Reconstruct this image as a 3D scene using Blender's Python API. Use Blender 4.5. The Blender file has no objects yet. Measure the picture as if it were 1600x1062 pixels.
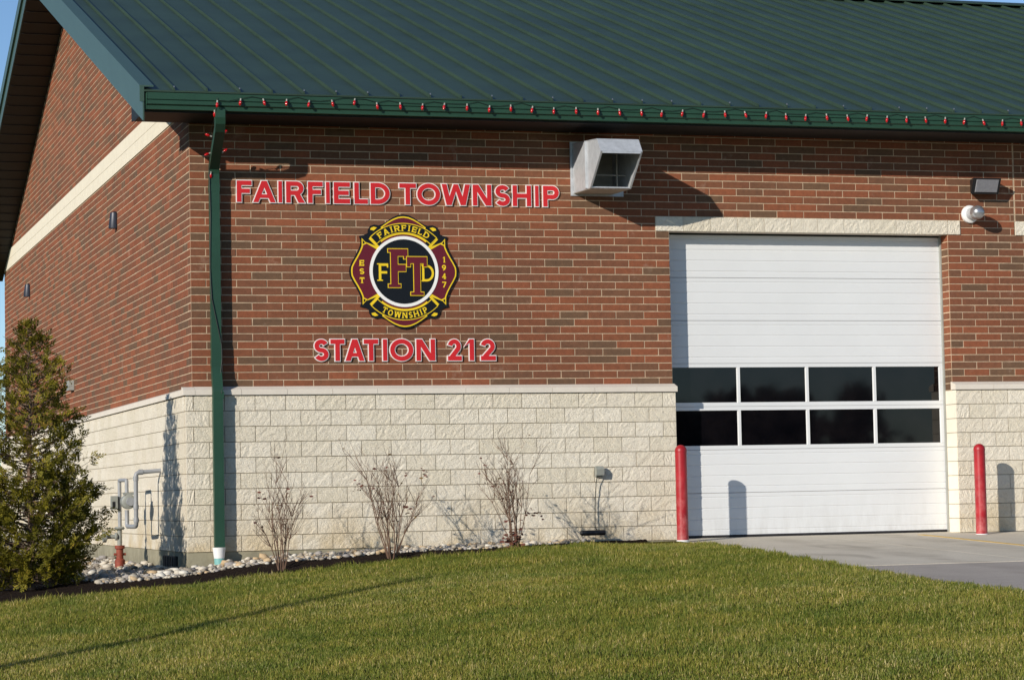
import bpy, bmesh, math, random
import numpy as np
from mathutils import Vector, Matrix

random.seed(7); rng = np.random.default_rng(11)
scene = bpy.context.scene
COL = scene.collection

# ------------------------------------------------------------------ camera, sky, sun, exposure
cam_d = bpy.data.cameras.new('camera')
cam_d.sensor_width = 36.0
cam_d.lens = 36.0 * 3934.67 / 1600.0
cam_d.clip_start = 0.5
cam_d.clip_end = 5000.0
cam = bpy.data.objects.new('camera', cam_d); COL.objects.link(cam)
cam.location = (-5.6655, -32.5989, 0.6499)
cam.rotation_euler = (1.632517, 0.0200899, -0.2977547)
scene.camera = cam

SUN = Vector((-1.35, -1.0, 0.58)).normalized()          # towards the sun
SUN_EL = math.asin(SUN.z)
SUN_AZ = math.atan2(SUN.x, SUN.y)                        # clockwise from +Y
world = bpy.data.worlds.new('World'); scene.world = world
world.use_nodes = True
wn = world.node_tree.nodes; wl = world.node_tree.links
sky = wn.new('ShaderNodeTexSky'); sky.sky_type = 'NISHITA'; sky.sun_disc = False
sky.sun_elevation = SUN_EL; sky.sun_rotation = SUN_AZ
sky.altitude = 1800.0; sky.air_density = 1.0; sky.dust_density = 0.05; sky.ozone_density = 3.5
wn['Background'].inputs['Strength'].default_value = 0.108
wl.new(sky.outputs[0], wn['Background'].inputs['Color'])
sun_d = bpy.data.lights.new('sun', 'SUN'); sun_d.energy = 4.2; sun_d.angle = math.radians(0.53)
sun_d.color = (1.0, 0.93, 0.83)
sun = bpy.data.objects.new('sun', sun_d); COL.objects.link(sun)
sun.rotation_euler = (-SUN).to_track_quat('-Z', 'Y').to_euler()
sun.location = (-20, -20, 20)
scene.view_settings.view_transform = 'Standard'
scene.view_settings.look = 'None'
scene.view_settings.gamma = 1.0
scene.view_settings.use_curve_mapping = False
scene.view_settings.exposure = 0.18

# ------------------------------------------------------------------ helpers
def lin(r, g, b):
    f = lambda c: (c / 255 / 12.92) if c / 255 <= .04045 else ((c / 255 + .055) / 1.055) ** 2.4
    return (f(r), f(g), f(b), 1.0)

def link(name, mesh, parent=None, mat=None, loc=None, kind=None):
    o = bpy.data.objects.new(name, mesh); COL.objects.link(o)
    if parent is not None: o.parent = parent
    if mat is not None and mesh is not None and len(mesh.materials) == 0: mesh.materials.append(mat)
    if loc is not None: o.location = loc
    if kind: o['kind'] = kind
    return o

def empty(name, loc=(0, 0, 0)):
    o = bpy.data.objects.new(name, None); COL.objects.link(o); o.location = loc
    o.empty_display_size = .1
    return o

def tag(o, label=None, cat=None, group=None, kind=None):
    if label: o['label'] = label
    if cat: o['category'] = cat
    if group: o['group'] = group
    if kind: o['kind'] = kind
    return o

class MB:
    def __init__(s): s.v = []; s.f = []
    def add(s, vs, fs):
        n = len(s.v); s.v += [tuple(v) for v in vs]; s.f += [tuple(i + n for i in f) for f in fs]
        return s
    def box(s, x0, x1, y0, y1, z0, z1):
        return s.add([(x0,y0,z0),(x1,y0,z0),(x1,y1,z0),(x0,y1,z0),(x0,y0,z1),(x1,y0,z1),(x1,y1,z1),(x0,y1,z1)],
                     [(0,3,2,1),(4,5,6,7),(0,1,5,4),(1,2,6,5),(2,3,7,6),(3,0,4,7)])
    def prism(s, prof, a, b, axis='x'):
        """polygon prof extruded from a to b along axis; prof is (y,z) for x, (x,z) for y, (x,y) for z"""
        n = len(prof)
        def P(p, t):
            return (t, p[0], p[1]) if axis == 'x' else ((p[0], t, p[1]) if axis == 'y' else (p[0], p[1], t))
        vs = [P(p, a) for p in prof] + [P(p, b) for p in prof]
        fs = [tuple(range(n - 1, -1, -1)), tuple(range(n, 2 * n))]
        fs += [(i, (i + 1) % n, n + (i + 1) % n, n + i) for i in range(n)]
        return s.add(vs, fs)
    def tube(s, pts, r, n=8, caps=True):
        pts = [Vector(p) for p in pts]
        rr = r if isinstance(r, (list, tuple)) else [r] * len(pts)
        base = len(s.v); up = None
        for i, p in enumerate(pts):
            d = (pts[min(i + 1, len(pts) - 1)] - pts[max(i - 1, 0)])
            d = d.normalized() if d.length > 1e-9 else Vector((0, 0, 1))
            if up is None:
                up = Vector((0, 0, 1)) if abs(d.z) < .9 else Vector((1, 0, 0))
            a = d.cross(up); a = a.normalized() if a.length > 1e-6 else Vector((1, 0, 0))
            b = a.cross(d).normalized(); up = b
            for k in range(n):
                t = 2 * math.pi * k / n
                s.v.append(tuple(p + (a * math.cos(t) + b * math.sin(t)) * rr[i]))
        for i in range(len(pts) - 1):
            for k in range(n):
                k2 = (k + 1) % n
                s.f.append((base + i*n + k, base + i*n + k2, base + (i+1)*n + k2, base + (i+1)*n + k))
        if caps:
            s.f.append(tuple(base + k for k in range(n - 1, -1, -1)))
            e = base + (len(pts) - 1) * n
            s.f.append(tuple(e + k for k in range(n)))
        return s
    def lathe(s, prof, n=20, axis='z', origin=(0, 0, 0)):
        """prof = [(radius, height)] about axis"""
        base = len(s.v); ox, oy, oz = origin
        for r, h in prof:
            for k in range(n):
                t = 2 * math.pi * k / n; a = r * math.cos(t); b = r * math.sin(t)
                if axis == 'z': s.v.append((ox + a, oy + b, oz + h))
                elif axis == 'y': s.v.append((ox + a, oy + h, oz + b))
                else: s.v.append((ox + h, oy + a, oz + b))
        for i in range(len(prof) - 1):
            for k in range(n):
                k2 = (k + 1) % n
                s.f.append((base + i*n + k, base + i*n + k2, base + (i+1)*n + k2, base + (i+1)*n + k))
        s.f.append(tuple(base + k for k in range(n - 1, -1, -1)))
        e = base + (len(prof) - 1) * n
        s.f.append(tuple(e + k for k in range(n)))
        return s
    def mesh(s, name='m', smooth=False):
        me = bpy.data.meshes.new(name); me.from_pydata(s.v, [], s.f)
        bm = bmesh.new(); bm.from_mesh(me); bmesh.ops.recalc_face_normals(bm, faces=bm.faces); bm.to_mesh(me); bm.free()
        if smooth:
            me.polygons.foreach_set('use_smooth', [True] * len(me.polygons))
            if hasattr(me, 'set_sharp_from_angle'): me.set_sharp_from_angle(angle=math.radians(40))
        me.update(); return me
    def build(s, name, mat, parent=None, smooth=False, loc=None, kind=None):
        me = s.mesh(name, smooth); me.materials.append(mat)
        return link(name, me, parent, None, loc, kind)

def np_mesh(name, V, F, attr=None, smooth=False):
    """V (n,3) float, F (m,k) int, all faces the same size; attr = per-vertex floats"""
    me = bpy.data.meshes.new(name); V = np.asarray(V, np.float32); F = np.asarray(F, np.int32)
    m, k = F.shape
    me.vertices.add(len(V)); me.vertices.foreach_set('co', V.ravel())
    me.loops.add(m * k); me.loops.foreach_set('vertex_index', F.ravel())
    me.polygons.add(m); me.polygons.foreach_set('loop_start', np.arange(0, m * k, k, dtype=np.int32))
    me.polygons.foreach_set('use_smooth', np.full(m, bool(smooth)))
    if attr is not None:
        a = me.attributes.new('rnd', 'FLOAT', 'POINT'); a.data.foreach_set('value', np.asarray(attr, np.float32))
    me.update(calc_edges=True); me.validate(); return me

# ------------------------------------------------------------------ materials
def mat_new(name):
    m = bpy.data.materials.new(name); m.use_nodes = True
    nt = m.node_tree; b = nt.nodes['Principled BSDF']
    return m, nt, b

def N(nt, t, **kw):
    n = nt.nodes.new(t)
    for k, v in kw.items():
        if k in n.inputs: n.inputs[k].default_value = v
        else: setattr(n, k, v)
    return n

def ramp(nt, fac, stops, interp='LINEAR'):
    r = nt.nodes.new('ShaderNodeValToRGB'); r.color_ramp.interpolation = interp
    e = r.color_ramp.elements
    e[0].position, e[0].color = stops[0]; e[1].position, e[1].color = stops[-1]
    for p, c in stops[1:-1]:
        x = e.new(p); x.color = c
    nt.links.new(fac, r.inputs[0]); return r.outputs[0]

def noise(nt, scale, detail=4, rough=.6, coord='Object', vec=None, out='Fac'):
    tc = nt.nodes.new('ShaderNodeTexCoord') if vec is None and coord != 'World' else None
    n = N(nt, 'ShaderNodeTexNoise', Scale=scale, Detail=detail, Roughness=rough)
    if vec is not None: nt.links.new(vec, n.inputs['Vector'])
    elif coord == 'World':
        g = nt.nodes.new('ShaderNodeNewGeometry'); nt.links.new(g.outputs['Position'], n.inputs['Vector'])
    else: nt.links.new(tc.outputs[coord], n.inputs['Vector'])
    return n.outputs[out]

def mixc(nt, fac, a, b, mode='MIX'):
    m = nt.nodes.new('ShaderNodeMix'); m.data_type = 'RGBA'; m.blend_type = mode
    for s, v in ((m.inputs[0], fac), (m.inputs[6], a), (m.inputs[7], b)):
        if hasattr(v, 'is_output') or isinstance(v, bpy.types.NodeSocket): nt.links.new(v, s)
        else: s.default_value = v
    return m.outputs[2]

def bump(nt, b, h, strength=.3, dist=.01):
    n = N(nt, 'ShaderNodeBump', Strength=strength, Distance=dist)
    nt.links.new(h, n.inputs['Height']); nt.links.new(n.outputs[0], b.inputs['Normal'])

def paint(name, col, rough=.5, metal=0.0, var=.12, vs=6.0, bumpst=0.0, bs=60.0, spec=.5):
    """plain surface with slight uneven tone"""
    m, nt, b = mat_new(name)
    n = noise(nt, vs, 5, .65, 'World')
    lo = tuple(c * (1 - var) for c in col[:3]) + (1,); hi = tuple(min(1, c * (1 + var)) for c in col[:3]) + (1,)
    nt.links.new(ramp(nt, n, [(.3, lo), (.7, hi)]), b.inputs['Base Color'])
    b.inputs['Roughness'].default_value = rough; b.inputs['Metallic'].default_value = metal
    b.inputs['Specular IOR Level'].default_value = spec
    if bumpst: bump(nt, b, noise(nt, bs, 4, .7, 'World'), bumpst, .01)
    return m

def rnd_source(nt, mode):
    if mode == 'object':
        return nt.nodes.new('ShaderNodeObjectInfo').outputs['Random']
    a = nt.nodes.new('ShaderNodeAttribute'); a.attribute_name = 'rnd'; return a.outputs['Fac']

def brick_mat(name, mode):
    m, nt, b = mat_new(name)
    base = ramp(nt, rnd_source(nt, mode), [
        (0.00, lin(106, 82, 64)), (0.10, lin(114, 81, 62)), (0.28, lin(121, 80, 60)),
        (0.50, lin(127, 80, 58)), (0.68, lin(132, 81, 58)), (0.86, lin(138, 84, 60)), (1.0, lin(118, 85, 66))], 'CONSTANT')
    blot = noise(nt, 13, 5, .75, 'World')
    c = mixc(nt, 1.0, base, ramp(nt, blot, [(.25, (.74, .76, .78, 1)), (.75, (1.20, 1.14, 1.08, 1))]), 'MULTIPLY')
    speck = noise(nt, 90, 3, .6, 'World')
    c = mixc(nt, ramp(nt, speck, [(.62, (0,0,0,1)), (.74, (.5,.5,.5,1))]), c, lin(84, 62, 54))
    c = mixc(nt, 1.0, c, ramp(nt, noise(nt, .55, 4, .6, 'World'), [(.32, (.90, .90, .92, 1)), (.68, (1.10, 1.09, 1.06, 1))]), 'MULTIPLY')
    efl = noise(nt, 2.3, 5, .75, 'World')
    c = mixc(nt, ramp(nt, efl, [(.60, (0,0,0,1)), (.80, (.40,.40,.40,1))]), c, lin(190, 165, 145))
    nt.links.new(c, b.inputs['Base Color']); b.inputs['Roughness'].default_value = .9
    b.inputs['Specular IOR Level'].default_value = .2
    bump(nt, b, noise(nt, 70, 5, .7, 'World'), .35, .006)
    return m

def block_mat(name, mode):
    m, nt, b = mat_new(name)
    base = ramp(nt, rnd_source(nt, mode), [(0, lin(229, 219, 197)), (.5, lin(234, 224, 204)), (1, lin(239, 230, 211))])
    blot = noise(nt, 42, 6, .75, 'World')
    c = mixc(nt, 1.0, base, ramp(nt, blot, [(.30, (.84, .83, .80, 1)), (.52, (1.03, 1.03, 1.03, 1))]), 'MULTIPLY')
    g = nt.nodes.new('ShaderNodeNewGeometry'); sp = nt.nodes.new('ShaderNodeSeparateXYZ'); nt.links.new(g.outputs['Position'], sp.inputs[0])
    mr = N(nt, 'ShaderNodeMapRange'); mr.inputs[1].default_value = .75; mr.inputs[2].default_value = -.1
    mr.inputs[3].default_value = 0; mr.inputs[4].default_value = 1; nt.links.new(sp.outputs['Z'], mr.inputs[0])
    st = noise(nt, 1.6, 4, .6, 'World')
    mm = N(nt, 'ShaderNodeMath', operation='MULTIPLY'); nt.links.new(mr.outputs[0], mm.inputs[0]); nt.links.new(ramp(nt, st, [(.40, (0,0,0,1)), (.60, (.65,.65,.65,1))]), mm.inputs[1])
    c = mixc(nt, mm.outputs[0], c, lin(196, 170, 118))       # rust splash stains low on the wall
    nt.links.new(c, b.inputs['Base Color']); b.inputs['Roughness'].default_value = .95
    b.inputs['Specular IOR Level'].default_value = .15
    h = noise(nt, 46, 8, .78, 'World'); bump(nt, b, h, .9, .03)
    return m

M = {}
M['brick'] = brick_mat('brick', 'object'); M['brickwork'] = brick_mat('brickwork', 'attr')
M['block'] = block_mat('split_face_block', 'object'); M['blockwork'] = block_mat('blockwork', 'attr')
M['mortar'] = paint('mortar', lin(188, 165, 138), .95, var=.28, vs=9, bumpst=.3, bs=200, spec=.1)
M['block_mortar'] = paint('block_mortar', lin(146, 132, 108), .95, var=.12, vs=10, bumpst=.3, bs=200, spec=.1)
M['cast_stone'] = paint('cast_stone', lin(216, 207, 193), .85, var=.05, vs=4, bumpst=.15, bs=150, spec=.2)
M['band_stone'] = paint('band_stone', lin(222, 213, 192), .9, var=.05, vs=5, bumpst=.2, bs=120, spec=.2)
M['smooth_block'] = paint('smooth_block', lin(226, 218, 200), .9, var=.05, vs=6, bumpst=.2, bs=120, spec=.2)
M['foundation'] = paint('foundation_concrete', lin(152, 146, 124), .9, var=.15, vs=3, bumpst=.3, bs=80, spec=.2)
M['concrete'] = None
M['green'] = paint('green_painted_metal', lin(38, 70, 54), .45, var=.10, vs=3, spec=.4)
M['roof_green'] = paint('green_roof_metal', lin(47, 64, 50), .48, var=.18, vs=.8, spec=.38)
M['rake_green'] = paint('sunlit_green_trim', lin(60, 82, 71), .4, var=.06, vs=1.5)  # lighter green: the sunlit look of the rake is put into its colour
M['soffit'] = paint('dark_soffit', lin(12, 13, 12), .6, var=.1, vs=2)
M['white_door'] = paint('white_enamel', lin(220, 221, 220), .38, var=.025, vs=1.2, spec=.5)
M['seal'] = paint('black_rubber', lin(26, 25, 28), .7)
M['red'] = paint('red_sleeve', lin(158, 26, 34), .42, var=.22, vs=5, spec=.45)
M['letter_red'] = paint('letter_red', lin(200, 34, 38), .45, var=.05, vs=3)
M['letter_white'] = paint('letter_white', lin(232, 226, 222), .5, var=.04)
M['letter_side'] = paint('letter_side', lin(60, 24, 24), .6)
M['galv'] = paint('galvanised_steel', lin(188, 191, 194), .4, metal=.25, var=.14, vs=10)
M['galv_dark'] = paint('dull_inner_steel', lin(170, 166, 156), .6, metal=.1, var=.15, vs=8)
M['black'] = paint('black_plastic', lin(24, 24, 26), .5)
M['bronze'] = paint('dark_bronze', lin(38, 42, 54), .4, metal=.2)
M['grey_pipe'] = paint('grey_pipe_paint', lin(148, 150, 152), .45, var=.12, vs=12)
M['meter_grey'] = paint('meter_grey', lin(140, 142, 134), .5, var=.15, vs=14)
M['rust_red'] = paint('rusty_red_iron', lin(132, 60, 42), .7, var=.3, vs=18)
M['white_pvc'] = paint('white_plastic', lin(228, 228, 226), .4, var=.04)
M['teal_pvc'] = paint('teal_plastic', lin(120, 175, 172), .5, var=.08)
M['box_grey'] = paint('grey_box', lin(150, 150, 142), .5, var=.1)
M['wire'] = paint('dark_wire', lin(20, 30, 24), .6)
M['silver'] = paint('silver_paint', lin(178, 178, 180), .3, metal=.75, var=.06)
M['lamp_glass'] = paint('lamp_glass', lin(128, 128, 132), .25, var=.12, vs=30)
M['yellow'] = paint('yellow_road_paint', lin(206, 172, 96), .8, var=.25, vs=14)
M['em_black'] = paint('emblem_black', lin(12, 12, 14), .4)
M['em_gold'] = paint('emblem_gold', lin(236, 202, 30), .5, var=.06)
M['em_maroon'] = paint('emblem_maroon', lin(98, 20, 34), .45, var=.06)
M['em_white'] = paint('emblem_white', lin(240, 238, 232), .5, var=.03)
M['bark'] = paint('grey_brown_bark', lin(112, 92, 76), .9, var=.35, vs=25, bumpst=.4, bs=80)
M['twig'] = paint('pale_twig', lin(104, 80, 64), .9, var=.35, vs=20)
M['dead_leaf'] = paint('dead_leaf', lin(96, 50, 38), .8, var=.45, vs=14)
M['olive_leaf'] = paint('dry_olive_leaf', lin(122, 98, 44), .8, var=.3, vs=14)

def add_dirt(m, col, z_hi, z_lo, amount, sc, stretch):
    nt = m.node_tree; b = nt.nodes['Principled BSDF']; src = b.inputs['Base Color'].links[0].from_socket
    g = nt.nodes.new('ShaderNodeNewGeometry'); sp = nt.nodes.new('ShaderNodeSeparateXYZ'); nt.links.new(g.outputs['Position'], sp.inputs[0])
    mr = N(nt, 'ShaderNodeMapRange'); mr.inputs[1].default_value = z_hi; mr.inputs[2].default_value = z_lo; nt.links.new(sp.outputs['Z'], mr.inputs[0])
    mp = nt.nodes.new('ShaderNodeMapping'); mp.inputs['Scale'].default_value = stretch; nt.links.new(g.outputs['Position'], mp.inputs[0])
    st = ramp(nt, noise(nt, sc, 5, .7, vec=mp.outputs[0]), [(.42, (0, 0, 0, 1)), (.68, (amount, amount, amount, 1))])
    mm = N(nt, 'ShaderNodeMath', operation='MULTIPLY'); nt.links.new(mr.outputs[0], mm.inputs[0]); nt.links.new(st, mm.inputs[1])
    nt.links.new(mixc(nt, mm.outputs[0], src, col), b.inputs['Base Color'])
add_dirt(M['white_door'], lin(150, 142, 128), .7, .0, .22, 3.0, (2.5, 1, .6))
add_dirt(M['red'], lin(196, 120, 116), 1.1, -.1, .75, 9.0, (1, 1, .7))
add_dirt(M['foundation'], lin(104, 96, 78), .1, -.3, .8, 4.0, (1, 1, 1))
def bulb_material():
    m, nt, b = mat_new('red_bulb_glass')
    b.inputs['Base Color'].default_value = lin(176, 14, 20); b.inputs['Roughness'].default_value = .12
    b.inputs['Coat Weight'].default_value = .5
    return m
M['bulb'] = bulb_material()
def glass_material():
    m, nt, b = mat_new('tinted_window_glass')
    n = noise(nt, 3, 3, .5, 'World')
    nt.links.new(ramp(nt, n, [(.3, (.002, .002, .003, 1)), (.7, (.006, .005, .006, 1))]), b.inputs['Base Color'])
    b.inputs['Roughness'].default_value = .03; b.inputs['IOR'].default_value = 1.5
    bump(nt, b, noise(nt, 1.5, 2, .5, 'World'), .02, .02)
    return m
M['glass'] = glass_material()
def concrete_material(name, dark, light, stain):
    m, nt, b = mat_new(name)
    n1 = noise(nt, .7, 6, .7, 'World'); n2 = noise(nt, 60, 4, .7, 'World')
    c = ramp(nt, n1, [(.3, dark), (.7, light)])
    c = mixc(nt, 1.0, c, ramp(nt, n2, [(.3, (.82, .82, .82, 1)), (.7, (1.1, 1.1, 1.1, 1))]), 'MULTIPLY')
    mp = nt.nodes.new('ShaderNodeMapping'); g = nt.nodes.new('ShaderNodeNewGeometry'); nt.links.new(g.outputs['Position'], mp.inputs[0])
    mp.inputs['Scale'].default_value = (1.4, .5, 1)
    n3 = noise(nt, 1.1, 3, .5, vec=mp.outputs[0])
    c = mixc(nt, ramp(nt, n3, [(.60, (0,0,0,1)), (.68, (.6,.6,.6,1))]), c, stain)
    sp = nt.nodes.new('ShaderNodeSeparateXYZ'); nt.links.new(g.outputs['Position'], sp.inputs[0])
    for xc in (7.95, 9.75):
        d = N(nt, 'ShaderNodeMath', operation='SUBTRACT'); d.inputs[1].default_value = xc; nt.links.new(sp.outputs['X'], d.inputs[0])
        ab = N(nt, 'ShaderNodeMath', operation='ABSOLUTE'); nt.links.new(d.outputs[0], ab.inputs[0])
        mr = N(nt, 'ShaderNodeMapRange'); mr.inputs[1].default_value = .34; mr.inputs[2].default_value = .12; nt.links.new(ab.outputs[0], mr.inputs[0])
        mu = N(nt, 'ShaderNodeMath', operation='MULTIPLY'); nt.links.new(mr.outputs[0], mu.inputs[0]); nt.links.new(ramp(nt, noise(nt, 2.2, 5, .7, 'World'), [(.35, (0, 0, 0, 1)), (.7, (.7, .7, .7, 1))]), mu.inputs[1])
        c = mixc(nt, mu.outputs[0], c, stain)
    nt.links.new(c, b.inputs['Base Color']); b.inputs['Roughness'].default_value = .9
    b.inputs['Specular IOR Level'].default_value = .2
    bump(nt, b, n2, .3, .005)
    return m
M['concrete'] = concrete_material('apron_concrete', lin(196, 187, 169), lin(213, 204, 187), lin(164, 155, 139))
M['asphalt'] = concrete_material('worn_asphalt', lin(164, 155, 145), lin(180, 171, 161), lin(146, 137, 128))
def mulch_material():
    m, nt, b = mat_new('dark_mulch')
    n = noise(nt, 45, 6, .75, 'World')
    nt.links.new(ramp(nt, n, [(.3, lin(26, 20, 16)), (.55, lin(44, 34, 28)), (.75, lin(74, 58, 46))]), b.inputs['Base Color'])
    b.inputs['Roughness'].default_value = .95; b.inputs['Specular IOR Level'].default_value = .1
    bump(nt, b, n, .9, .04); return m
M['mulch'] = mulch_material()
def lawn_material():
    m, nt, b = mat_new('lawn_thatch')
    n = noise(nt, 40, 5, .75, 'World'); n2 = noise(nt, .6, 4, .6, 'World')
    c = ramp(nt, n, [(.3, lin(72, 70, 30)), (.55, lin(100, 96, 46)), (.75, lin(140, 124, 74))])
    c = mixc(nt, 1.0, c, ramp(nt, n2, [(.3, (.8, .85, .8, 1)), (.7, (1.15, 1.1, 1.0, 1))]), 'MULTIPLY')
    nt.links.new(c, b.inputs['Base Color']); b.inputs['Roughness'].default_value = 1
    b.inputs['Specular IOR Level'].default_value = .05
    bump(nt, b, n, .8, .05); return m
M['lawn'] = lawn_material()
def grass_material():
    m, nt, b = mat_new('grass_blades')
    r = rnd_source(nt, 'attr')
    c = ramp(nt, r, [(0, lin(80, 96, 30)), (.3, lin(110, 119, 42)), (.55, lin(137, 136, 58)), (.8, lin(170, 156, 88)), (1, lin(208, 190, 136))])
    n2 = noise(nt, 1.1, 6, .72, 'World')
    c = mixc(nt, 1.0, c, ramp(nt, n2, [(.34, (.62, .78, .66, 1)), (.5, (1.0, 1.0, .95, 1)), (.66, (1.25, 1.13, 1.05, 1))]), 'MULTIPLY')
    nt.links.new(c, b.inputs['Base Color']); b.inputs['Roughness'].default_value = .6
    b.inputs['Specular IOR Level'].default_value = .25
    tr = N(nt, 'ShaderNodeBsdfTranslucent'); nt.links.new(c, tr.inputs['Color'])
    ms = N(nt, 'ShaderNodeMixShader'); ms.inputs[0].default_value = .25
    nt.links.new(b.outputs[0], ms.inputs[1]); nt.links.new(tr.outputs[0], ms.inputs[2])
    nt.links.new(ms.outputs[0], nt.nodes['Material Output'].inputs['Surface'])
    return m
M['grass'] = grass_material()
def foliage_material(name, stops):
    m, nt, b = mat_new(name)
    r = rnd_source(nt, 'attr')
    c = ramp(nt, r, stops)
    nt.links.new(c, b.inputs['Base Color']); b.inputs['Roughness'].default_value = .65
    b.inputs['Specular IOR Level'].default_value = .2
    tr = N(nt, 'ShaderNodeBsdfTranslucent'); nt.links.new(c, tr.inputs['Color'])
    ms = N(nt, 'ShaderNodeMixShader'); ms.inputs[0].default_value = .2
    nt.links.new(b.outputs[0], ms.inputs[1]); nt.links.new(tr.outputs[0], ms.inputs[2])
    nt.links.new(ms.outputs[0], nt.nodes['Material Output'].inputs['Surface'])
    return m
M['evergreen'] = foliage_material('evergreen_sprays', [(0, lin(66, 64, 16)), (.4, lin(102, 98, 26)), (.7, lin(134, 122, 36)), (.9, lin(156, 130, 48)), (1, lin(152, 106, 52))])
M['far_foliage'] = foliage_material('far_foliage', [(0, lin(38, 40, 36)), (.6, lin(60, 58, 50)), (1, lin(84, 78, 66))])
def stone_material(name, mode):
    m, nt, b = mat_new(name)
    c = ramp(nt, rnd_source(nt, mode), [(0, lin(150, 140, 126)), (.2, lin(182, 172, 156)), (.4, lin(204, 194, 178)), (.58, lin(196, 170, 134)),
                                      (.72, lin(212, 206, 194)), (.86, lin(158, 152, 148)), (1, lin(182, 140, 104))], 'CONSTANT')
    n = noise(nt, 24, 5, .7, 'World')
    c = mixc(nt, 1.0, c, ramp(nt, n, [(.3, (.72, .72, .7, 1)), (.7, (1.1, 1.1, 1.08, 1))]), 'MULTIPLY')
    nt.links.new(c, b.inputs['Base Color']); b.inputs['Roughness'].default_value = .8
    bump(nt, b, n, .3, .01); return m
M['stone'] = stone_material('river_stone', 'object'); M['pebbles'] = stone_material('river_pebbles', 'attr')

# ------------------------------------------------------------------ terrain
def I(x, xs, ys): return np.interp(x, xs, ys)
DRIVE = .035
def edge_x(y): return I(y, [-40, -14, -10, -8.6, -7, -5.75, -3.2, -.6, .5], [6.3, 6.2, 6.1, 6.0, 6.17, 6.26, 6.5, 6.66, 6.66])
def bed_y(x): return I(x, [-9, -4, -2.5, 3.8, 4.6, 5.2, 5.7, 6.2], [-2.1, -1.8, -1.62, -1.6, -1.35, -.85, -.3, -.12])
def bed_z(x): return I(x, [-40, -8, -3.3, -2.5, -.3, 2.1, 4.7, 5.8, 6.6, 30], [-1.25, -.80, -.59, -.53, -.365, -.155, -.01, -.03, -.05, -.06])
def wall_z(x): return I(x, [-40, -6, -2.1, -1, -.1, .4, 1, 3, 6.4], [-1.1, -.62, -.40, -.29, -.22, -.16, -.09, -.02, .01])
def far_slope(y): return np.where(y > -17, .045 * (y + 1.6), .045 * -15.4 + .012 * (y + 17))
def ground_z(x, y):
    x = np.asarray(x, float); y = np.asarray(y, float)
    by = bed_y(x); bz = bed_z(x)
    front = bz + far_slope(np.minimum(y, -1.6)) * 1.0
    front = np.where(y < by, bz + np.where(y > -17, .045 * (y - by), .045 * -15.4 + .012 * (y + 17)), front)
    t = np.clip((y - by) / (-.1 - by), 0, 1)
    bed = bz + (wall_z(x) - bz) * np.interp(t, [0, .34, 1], [0, .72, 1])
    z = np.where(y < by, front, bed)
    # towards the driveway the lawn comes level with the paving
    ex = edge_x(y); dz = DRIVE * np.minimum(y, 0) + .015
    dz = np.where(y < -17, DRIVE * -17 + .012 * (y + 17) + .015, dz)
    w = np.clip((x - (ex - 2.2)) / 2.2, 0, 1); w = w * w * (3 - 2 * w)
    z = np.where(y < by + .02, z * (1 - w) + dz * w, z)
    und = .025 * np.sin(x * .9 + y * .37) * np.sin(y * .55 + 1.3) * np.clip(-(y + 2.2) / 2, 0, 1) * (1 - w)
    return z + und

def build_lawn_ground():
    xs = np.concatenate([[-900, -400, -160, -80, -45, -28, -20, -15], np.arange(-12, 8.01, .25), [9, 11, 14, 18, 25, 40, 80, 160, 400, 900]])
    ys = np.concatenate([[-900, -400, -160, -90, -60, -45, -36, -30, -26, -23], np.arange(-20, .01, .25), [.6, 1.5, 3, 5, 8, 12, 16, 20, 24, 30, 45, 80, 160, 400, 900]])
    X, Yg = np.meshgrid(xs, ys)
    Z = ground_z(np.clip(X, -40, 30), np.clip(Yg, -80, 200))
    in_bed = (Yg > bed_y(X) - .02) & (X < 6.5) & (Yg < 30)
    Z = np.where(in_bed, Z - .05, Z)
    Z = np.where(X > edge_x(Yg) - .02, Z - .12, Z)
    Z = np.where((X > -.3) & (X < 40) & (Yg > -.3) & (Yg < 24.2), Z - .4, Z)
    V = np.stack([X, Yg, Z], -1).reshape(-1, 3)
    nx = len(xs); ny = len(ys)
    idx = np.arange(nx * ny).reshape(ny, nx)
    F = np.stack([idx[:-1, :-1], idx[:-1, 1:], idx[1:, 1:], idx[1:, :-1]], -1).reshape(-1, 4)
    o = link('lawn', np_mesh('lawn', V, F, smooth=True), None, M['lawn'], kind='structure')
    o['label'] = 'sloping lawn ground under the grass'
build_lawn_ground()

def build_bed():
    xs = np.arange(-9, 6.21, .08); rows = 40
    V = []; idx = []
    for i, x in enumerate(xs):
        y0 = float(bed_y(x)) - .06; y1 = -.085 if x > -.12 else 14.0
        if x > -.12: ts = np.linspace(0, 1, rows)
        else: ts = np.concatenate([np.linspace(0, (-.085 - y0) / (y1 - y0), rows // 2), np.linspace((-.085 - y0) / (y1 - y0), 1, rows // 2 + 1)[1:]])
        for t in ts:
            y = y0 + (y1 - y0) * t
            V.append((x, y, float(ground_z(x, min(y, -.1) if y > -.1 else y)) + rng.uniform(-.012, .012) + .004 - (.05 if t == 0 else 0)))
    idx = np.arange(len(xs) * rows).reshape(len(xs), rows)
    F = np.stack([idx[:-1, :-1], idx[1:, :-1], idx[1:, 1:], idx[:-1, 1:]], -1).reshape(-1, 4)
    me = np_mesh('planting_bed', V, F, smooth=True); me.materials.append(M['mulch'])
    return link('planting_bed', me, None, None, kind='structure')
bed = build_bed()
bed['label'] = 'dark mulch bed along the foot of the block wall'

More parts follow.
